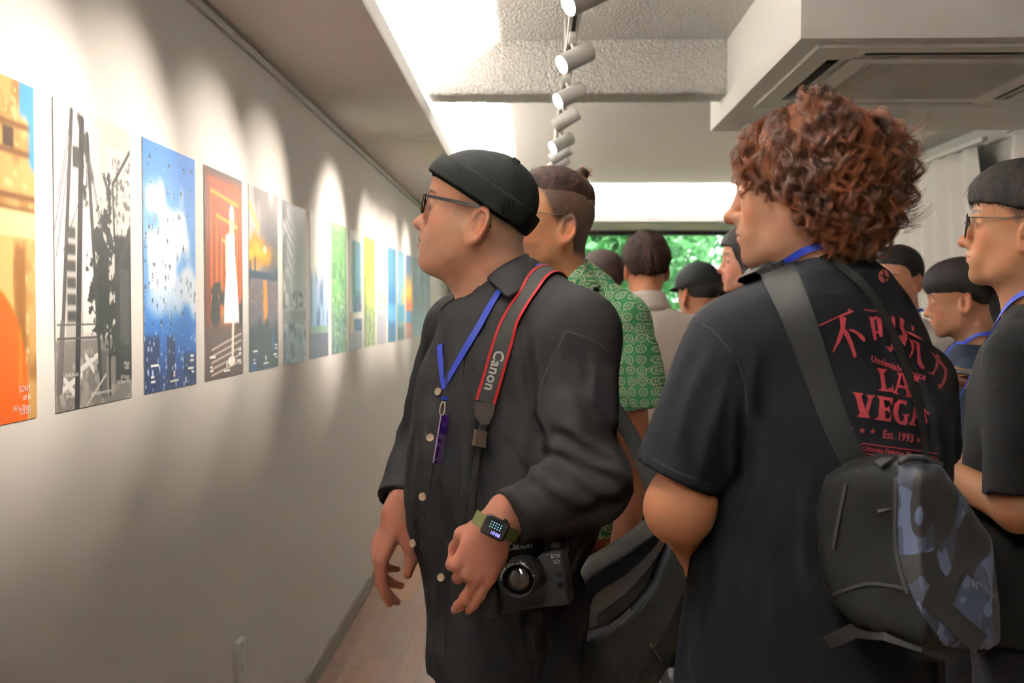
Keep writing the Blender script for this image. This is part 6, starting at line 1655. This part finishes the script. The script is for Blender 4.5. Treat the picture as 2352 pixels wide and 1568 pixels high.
# ------------------------------------------------------------------ open grey messenger bag
YG = 2.34
gb = empty('open_bag', at(1430, 1568, YG), 'unzipped dark grey cloth bag showing a pale padded sleeve inside', 'bag')
M_GB = cloth_mat('bag_charcoal', srgb(64, 64, 61), .85, (420, .5, .0008), .2, (11, 3))
op = plane_poly([(1297, 1425), (1303, 1345), (1345, 1294), (1440, 1238), (1545, 1160), (1610, 1165), (1650, 1300), (1585, 1440), (1505, 1580), (1440, 1640), (1335, 1660), (1312, 1560)], YG)
ip = plane_poly([(1307, 1430), (1314, 1368), (1352, 1322), (1440, 1266), (1540, 1194), (1552, 1206), (1505, 1330), (1455, 1392), (1400, 1432), (1335, 1454)], YG)
def gbf(P):
    o = poly2(P[:, 0], P[:, 2], op); i = poly2(P[:, 0], P[:, 2], ip)
    bul = -np.clip(-o, 0, .06)*.9
    t = np.maximum((YG-.012+bul)-P[:, 1], P[:, 1]-(YG+.07-bul*.2)); r = .018
    q = np.stack([o+r, t+r], 1); d = L(np.maximum(q, 0))+np.minimum(q.max(1), 0)-r
    d = d+shirt_folds(P, .007, (9, 9, 9), 40)*np.clip((1.02-P[:, 2])*8, .15, 1)
    cav = np.maximum(i+.002, P[:, 1]-(YG+.045)); return ss(d, cav, .006)
go = solid('bag_body', gbf, at(1270, 1680, YG)-np.array([.0, .12, .0]), at(1680, 1130, YG)+np.array([0, .12, 0]), .005, M_GB, gb)
def lin_mask(c, v, f): 
    return (poly2(c[:, 0], c[:, 2], ip) < .004) & (c[:, 1] > YG-.055)
split_mesh(go, lin_mask, 'lining', mat('bag_lining', srgb(112, 116, 130), .8), gb)
def slab(name, pix, Y, th, m, parent, dY=None, bev=.0):
    mb = MB(); dY = dY or [0]*len(pix); a = [mb.bm.verts.new(V(at(x, y, Y+d))) for (x, y), d in zip(pix, dY)]; b = [mb.bm.verts.new(V(at(x, y, Y+d))+Vector((0, th, 0))) for (x, y), d in zip(pix, dY)]; k = len(a)
    mb.bm.faces.new(a); mb.bm.faces.new(b[::-1])
    for i in range(k): mb.bm.faces.new((a[i], a[(i+1) % k], b[(i+1) % k], b[i]))
    return mb.build(name, m, parent)
slab('padded_sleeve', [(1354, 1446), (1356, 1392), (1362, 1374), (1374, 1360), (1440, 1318), (1500, 1262), (1536, 1212), (1542, 1215), (1520, 1262), (1480, 1318), (1440, 1362), (1400, 1392), (1372, 1412), (1372, 1440)], YG+.012, .006, mat('sleeve_grey', srgb(196, 188, 182), .8), gb)
slab('inner_wall', [(1372, 1412), (1400, 1392), (1440, 1362), (1480, 1318), (1500, 1300), (1490, 1340), (1445, 1392), (1400, 1426), (1370, 1440)], YG+.008, .004, mat('inner_grey', srgb(110, 104, 102), .8), gb)
slab('paper', [(1318, 1400), (1338, 1398), (1352, 1450), (1336, 1452)], YG+.02, .002, mat('paper_grey', srgb(200, 196, 198), .8), gb)
slab('paper', [(1334, 1400), (1355, 1404), (1353, 1448), (1344, 1452)], YG+.026, .002, MATS['paper_grey'], gb)
slab('lip_lining', [(1336, 1456), (1400, 1436), (1425, 1418), (1447, 1396), (1450, 1402), (1428, 1424), (1402, 1442), (1345, 1460)], YG-.03, .004, mat('lip_pale', srgb(190, 172, 158), .85), gb)
for (a, b) in (((1316, 1468), (1323, 1512)), ((1492, 1476), (1515, 1516))):
    p0_, p1_ = hit(bvh_of(go), *a, .004)[0], hit(bvh_of(go), *b, .006)[0]
    if p0_ is not None and p1_ is not None: MB().tube([p0_, p1_], .0018, 6).build('zip_pull', M_CHR, gb, True)
gp_, gn_ = densen([at(1262, 680, 2.50), at(1300, 760, 2.47), at(1350, 850, 2.46), at(1405, 930, 2.45), at(1452, 1005, 2.44), at(1480, 1070, 2.42), at(1505, 1130, 2.39), at(1540, 1178, 2.36)], [(.2, -1, .1)]*8)
gp_, gn_ = drape(gp_, gn_, [bvh_of(sh2), bvh_of(b2)], .004, 4)
MB().ribbon(gp_, gn_, .036, .003).build('shoulder_strap', M_STRAP, gb, True, 40)
MB().box(at(1476, 1108, 2.40), at(1498, 1116, 2.41), .001).build('strap_slider', mat('slider_beige', srgb(140, 128, 110), .5), gb)
# ------------------------------------------------------------------ the other visitors
def visitor(label, hpx, Y, yaw, pitch=0, shirt=None, name='tee_shirt', skin=(204, 150, 118), vox=.006, chub=0, hair=None, long_sleeve=False, bw=1.0, arms='down', pants=None, twist=0, dz=0.0, sc=1.0, fold=.006, brow=1, fade=None, shadow=(70, 56, 48), head_k=None, slv=.72, wrist=None):
    c = at(hpx[0], hpx[1], Y); hd = Head(c, yaw, pitch, 0, sc, chub=chub, neck=.053, **(head_k or {}))
    f = hd.M[:, 0].copy(); f[2] = 0; f /= np.linalg.norm(f)
    a = R(twist); f = np.array([f[0]*math.cos(a)-f[1]*math.sin(a), f[0]*math.sin(a)+f[1]*math.cos(a), 0], np.float32)
    l = np.array([-f[1], f[0], 0], np.float32); M = np.stack([f, l, np.array([0, 0, 1], np.float32)], 1)
    root = person(label, (c[0]-f[0]*.03, c[1]-f[1]*.03, 0))
    def Wp(x, y, z): return c+M@np.array([x, y*bw, z], np.float32)
    J = {}
    for s in (1, -1):
        sh, el = (-.045, s*.165, -.255), (-.05, s*.215, -.53)
        wr = (.02, s*.23, -.77) if arms == 'down' else (.16, s*.10, -.47)
        if wrist and s in wrist: wr = wrist[s][0]
        J[s] = [Wp(*sh), Wp(*el), Wp(*wr)]
    def bod(P):
        d = chain(P, [hd.w(-.045, 0, -.2), Wp(-.04, 0, -.4), Wp(-.03, 0, -.75)], (.055, .07, .07), .03)
        d = joined(P, d, hd.c, .38, lambda Q: hd.sdf(Q, False), .03)
        for s in (1, -1):
            sh, el, wr = J[s]; d = su(d, chain(P, [Wp(-.04, 0, -.27), sh, el, wr], (.05, .045, .037, .026), .02), .03)
            fd = unit(wr-el) if arms == 'down' else unit(wr-el+np.array([0, 0, .05])); bk = M@np.array([0, s, .3])
            if wrist and s in wrist:
                d = joined(P, d, wr, .33, lambda Q: hand_sdf(Q, wr, frame_rl(M@np.array(wrist[s][1]), M@np.array(wrist[s][2]), s > 0), .95, [(8, 14, 10)]*4), .012); continue
            d = joined(P, d, wr, .33, lambda Q: hand_sdf(Q, wr, frame_rl(fd, bk if arms == 'down' else M@np.array([.2, s*.6, -.6]), s > 0), .95, [(25, 35, 20)]*4), .012)
        return d
    z0 = float(c[2])-.98
    solid_multi('body', bod, [(np.array([c[0]-.38, c[1]-.38, z0]), np.array([c[0]+.38, c[1]+.38, c[2]-.134]), .0062), (c-.14, c+.14, min(vox*.62, .0042))], M_SKIN, root, lambda P: hd.colour(P, skin, brow=brow, fade=fade, shadow=shadow))
    def tee_(P):
        q = (P-c.astype(np.float32)) @ M; q = q/np.array([1, bw, 1], np.float32)
        d = loft(q, [(-.155, -.045, 0, .062, .085), (-.19, -.045, 0, .085, .135), (-.24, -.04, 0, .105, .170), (-.33, -.03, 0, .120, .180), (-.5, -.02, 0, .120, .168), (-.80, -.02, 0, .130, .178)], 2.3)
        d = d+shirt_folds(P, fold, (12, 12, 4), Y)
        for s in (1, -1):
            sh, el, wr = J[s]
            if long_sleeve: sl = chain(P, [sh, el, wr], (.068, .055, .042), .02)
            else:
                e = (sh+(el-sh)*slv).astype(np.float32); ax = unit(el-sh).astype(np.float32)
                sl = np.maximum(cap(P, sh, e, .068, .062), (P-e)@ax)
            d = su(d, sl, .03)
            if not long_sleeve: d = ss(d, cap(P, e-ax*.05, e+ax*.1, .050, .054), .004)
        d = np.maximum(d, (c[2]-.80)-P[:, 2])
        return ss(d, cap(P, hd.w(-.03, 0, -.06), hd.w(-.043, 0, -.150), .060, .060), .008)
    so = solid(name, tee_, np.array([c[0]-.40, c[1]-.40, c[2]-.83]), np.array([c[0]+.40, c[1]+.40, c[2]-.08]), max(vox, .007), shirt, root)
    legs(root, float(c[0]-f[0]*.03), float(c[1]-f[1]*.03), float(c[2])-.70, (float(f[0]), float(f[1])), m=pants, vox=.014)
    return root, hd, so
C_WHITE = cloth_mat('shirt_white_linen', srgb(214, 204, 196), .85, (700, .3, .0004), .05, (10, 2.5))
C_BLK = cloth_mat('tee_black', srgb(11, 11, 12), .85); C_NAVY = cloth_mat('tee_dark_navy', srgb(22, 28, 42), .85); C_WT = cloth_mat('tee_white', srgb(205, 196, 190), .85)
C_GRY = cloth_mat('tee_grey', srgb(70, 72, 76), .85)
# man at the right edge with glasses and bowl cut
BOWL = [(-.14, -.03), (-.06, -.02), (-.03, .022), (.02, .030), (.05, .036), (.09, .040), (.14, .044)]
def under_fade(q): return sm(-.085, -.03, q[:, 2])*sm(.05, .02, q[:, 0])*sm(.0, .02, q[:, 2]-np.interp(q[:, 0], [-.12, -.04, -.02, .012, .03, .06], [-.09, -.075, .0, -.008, .014, .05]))*.8
v10, h10, s10 = visitor('man in round black glasses and black tee with a dark bowl cut', (2352, 519), 2.22, 24, 4, C_BLK, vox=.0042, skin=(202, 148, 112), bw=1.15, fade=under_fade, shadow=(96, 78, 66), twist=-12, arms='bent', slv=.92, wrist={-1: ((.10, -.17, -.335), (.62, .72, .12), (.1, 0, -1))})
hair_cap(h10, 'hair', H_BLACK, v10, .0034, th=.015, hl=BOWL, noise=.002, top=.002, fr=.010, strands=7000, slen=.022, srad=.00028, edge=.55)
glasses(h10, 'round black glasses on the man in the black tee at the curtain side', rim=(.0235, .0235), rimr=.0016, ex=2.0, temple=(.0014, .0022), xf=.106, z0=-.006)
l10 = empty('lanyard', h10.w(-.02, .06, -.15), 'blue lanyard on the man in round black glasses', 'lanyard')
def body_of(r): return [o for o in r.children if o.name.split('.')[0] == 'body'][0]
def neck_lanyard(root, hd, bv, r=.068):
    pts, nn = [], []
    for a in np.linspace(-2.6, 2.6, 27):
        z = -.128-.012*math.cos(a)-(.06*max(0, abs(a)-1.9))
        p = hd.w(-.045-r*math.cos(a), r*math.sin(a)*.95, z); n = hd.d(-math.cos(a), math.sin(a), .5); pts.append(p); nn.append(n)
    lo = V(hd.w(.115, .0, -.42)); pts = [lo]+[V(q) for q in pts]+[lo]; nn = [V(hd.d(1, .3, 0))]+[V(q) for q in nn]+[V(hd.d(1, -.3, 0))]
    pts, nn = densen(pts, nn); pts, nn = drape(pts, nn, bv, .003, 4)
    MB().ribbon(pts, nn, .013, .0016).build('ribbon', M_LANY, root, True, 40)
    q0, n0_ = (np.array(pts[0])+np.array(pts[-1]))/2, unit(np.array(nn[0])*np.array([1, 1, 0])); sd_ = np.cross((0, 0, 1), n0_)
    mb = MB(); mb.box(A3(-.027, -.0012, -.085), A3(.027, .0012, .0), .001, seg=1); bd_ = mb.build('badge', MATS['badge_edge'], None)
    low = max((drape([q0+np.array([0, 0, z_])], [n0_], bv, .004, 1)[0][0]-V(q0)).dot(V(n0_)) for z_ in (0, -.04, -.085))
    bd_.data.transform(Matrix(((sd_[0], n0_[0], 0, q0[0]+n0_[0]*low), (sd_[1], n0_[1], 0, q0[1]+n0_[1]*low), (0, 0, 1, q0[2]), (0, 0, 0, 1))))
    bd_.parent = root; bd_.matrix_parent_inverse = world_of(root).inverted()
neck_lanyard(l10, h10, [bvh_of(s10), bvh_of(body_of(v10))], .075)
# man with a bowl cut looking down
v9, h9, s9 = visitor('young man with a black bowl cut and dark navy tee looking down', (2204, 684), 3.7, 18, -10, C_NAVY, skin=(190, 138, 108), arms='bent')
hair_cap(h9, 'hair', H_BLACK, v9, .005, th=.018, hl=[(-.14, -.07), (-.06, -.06), (-.035, -.02), (.0, .018), (.03, .020), (.05, .022), (.09, .026), (.14, .03)], noise=.002, top=.0, fr=.008, strands=3500, slen=.022, srad=.0004, edge=.2)
l9 = empty('lanyard', h9.w(-.02, .06, -.15), 'blue lanyard on the young man looking down', 'lanyard'); neck_lanyard(l9, h9, [bvh_of(s9), bvh_of(body_of(v9))], .07)
# phone lying in the hand of the man in round black glasses
f10 = unit(h10.M[:, 0]*np.array([1, 1, 0])); a_ = R(-12); f10 = np.array([f10[0]*math.cos(a_)-f10[1]*math.sin(a_), f10[0]*math.sin(a_)+f10[1]*math.cos(a_), 0]); l10_ = np.array([-f10[1], f10[0], 0])
M10 = np.stack([f10, l10_, (0, 0, 1)], 1)
c_ph = h10.c+M10@np.array([.10, -.17*1.15, -.335])+M10@unit((.62, .72, .12))*.075+np.array([0, 0, .0205])
ph = empty('phone', c_ph, 'pale phone in the hand of the man in round black glasses', 'phone')
M_PH = mat('phone_white', (.75, .75, .74), .3)
ax_p = M10@unit((.62, .72, .12)); az_p = unit(np.array([0, 0, 1.])-ax_p*ax_p[2]); ay_p = np.cross(az_p, ax_p)
for nm, lo_p, hi_p, mm in (('phone_case', (-.070, -.035, -.004), (.070, .035, .004), M_PH), ('phone_screen', (-.066, -.032, .0038), (.066, .032, .0046), M_CGLOSS)):
    o_ = MB().box(A3(*lo_p), A3(*hi_p), .0015, seg=1).build(nm, mm); place(o_, c_ph, ax_p, ay_p, az_p); o_.parent = ph; o_.matrix_parent_inverse = world_of(ph).inverted()
# man in white tee with lanyard, three-quarter view
v8, h8, s8 = visitor('man in a white tee with short black hair and blue lanyard facing the camera side', (2062, 640), 4.3, -42, -8, C_WT, skin=(206, 146, 118))
hair_cap(h8, 'hair', H_BLACK, v8, .005, th=.014, noise=.003, strands=2500, slen=.025, srad=.0004)
l8 = empty('lanyard', h8.w(-.02, .06, -.15), 'blue lanyard on the man in the white tee', 'lanyard'); neck_lanyard(l8, h8, [bvh_of(s8), bvh_of(body_of(v8))], .07)
# man in white linen shirt, seen from behind
v4, h4, s4 = visitor('man in an off-white linen shirt with short brown hair seen from behind', (1484, 612), 4.3, 88, 0, C_WHITE, 'linen_shirt', skin=(196, 138, 104), bw=1.06, long_sleeve=True, fold=.010)
hair_cap(h4, 'hair', H_BROWN, v4, .005, th=.015, top=.008, noise=.010, nsc=75, hl=[(-.14, -.066), (-.06, -.062), (-.03, -.02), (-.01, .012), (.02, .0), (.05, .04), (.13, .06)], strands=9000, slen=.016, srad=.00045, lift=.35, jitter=.3)
rows = []
for t in (0, .5, 1):
    rows.append([h4.w(-.045-(.063+.022*t)*math.cos(a), (.064+.030*t)*math.sin(a), -.105-.062*t+.010*math.cos(a)*(1-t)) for a in np.linspace(-2.4, 2.4, 17)])
shell('collar', rows, C_WHITE, v4, .004, 1)
band_on('yoke_seam', bvh_of(s4), [(1400, 690), (1440, 694), (1484, 697), (1530, 694), (1565, 690)], .006, C_WHITE, v4, -.001, .002)
# dark-haired person half hidden by the green shirt
v5, h5, s5 = visitor('person with short dark brown hair by the window, half hidden by the green shirt', (1382, 640), 5.1, 48, -4, C_GRY, skin=(212, 150, 132))
hair_cap(h5, 'hair', H_BROWN, v5, .006, th=.016, noise=.008, nsc=70, lift=.3, strands=5000, slen=.02, srad=.0005)
# person in black cap
v6, h6, s6 = visitor('person in a black baseball cap near the window, cap peak pointing to the poster wall', (1604, 672), 4.7, 62, -2, C_GRY, skin=(200, 146, 116))
hair_cap(h6, 'hair', H_BLACK, v6, .006, th=.008, noise=.002)
def cap6(P):
    q = h6.to(P); d = ell(q, (-.006, 0, .036), (.108, .092, .098)); d = su(d, ell(q, (.03, 0, .04), (.07, .075, .07)), .03)
    d = np.maximum(d, .020-q[:, 2]-.1*q[:, 0]); d = ss(d, ell(q, (-.006, 0, .03), (.100, .084, .088)), .002)
    br = np.maximum(ell(q, (.09, 0, .026), (.085, .078, .030)), np.abs(q[:, 2]-.030+.25*(q[:, 0]-.09)+1.8*q[:, 1]**2)-.003); br = np.maximum(br, .07-q[:, 0])
    d = su(d, br, .004); return su(d, sph(q, (-.006, 0, .136), .006), .003)
solid('baseball_cap', cap6, h6.c-.2, h6.c+.2, .0045, MATS['cap_black'], v6)
# long-haired person
v7, h7, s7 = visitor('person with long straight dark hair beside the auburn-haired person, facing the posters', (1722, 598), 4.1, 4, 0, C_BLK, skin=(216, 158, 134))
def long7(P):
    q = h7.to(P); d = ell(q, (.002, 0, .040), (.108, .088, .096)); hl = np.interp(q[:, 0], [-.13, .02, .05, .075, .13], [-.35, -.30, -.03, .045, .062])
    dr = cap(q, (-.035, 0, .02), (-.05, 0, -.24), .088, .07); dr = su(dr, cap(q*np.array([1, 0, 1], np.float32)+np.abs(q[:, 1:2])*np.array([0, 1, 0], np.float32), (.018, .070, .03), (.018, .074, -.16), .022, .012), .02)
    d = su(d, dr, .03)+.003*vnoise(q*np.array([70, 70, 8], np.float32)); d = si(d, hl-q[:, 2], .008); return ss(d, h7.sdf(P, False)-.003, .004)
solid('hair', long7, h7.c-np.array([.2, .2, .30]), h7.c+.17, .0055, H_BLACK, v7)
# far head between cap and long hair, and a dark-haired visitor at the right
v12, h12, s12 = visitor('person with brown hair deep in the room just past the black baseball cap', (1641, 674), 6.0, 60, 0, C_GRY)
hair_cap(h12, 'hair', H_BROWN, v12, .007, th=.014, noise=.003)
v11, h11, s11 = visitor('person with long dark hair behind the man in the black tee', (2283, 702), 5.0, 60, 0, C_BLK)
def long11(P):
    q = h11.to(P); d = su(ell(q, (-.010, 0, .036), (.106, .090, .094)), cap(q, (-.035, 0, .02), (-.05, 0, -.24), .092, .075), .03)+.003*vnoise(q*np.array([70, 70, 8], np.float32))
    return si(d, np.interp(q[:, 0], [-.13, .02, .05, .075, .13], [-.35, -.30, -.03, .055, .075])-q[:, 2], .008)
solid('hair', long11, h11.c-np.array([.2, .2, .30]), h11.c+.17, .0065, H_BLACK, v11)
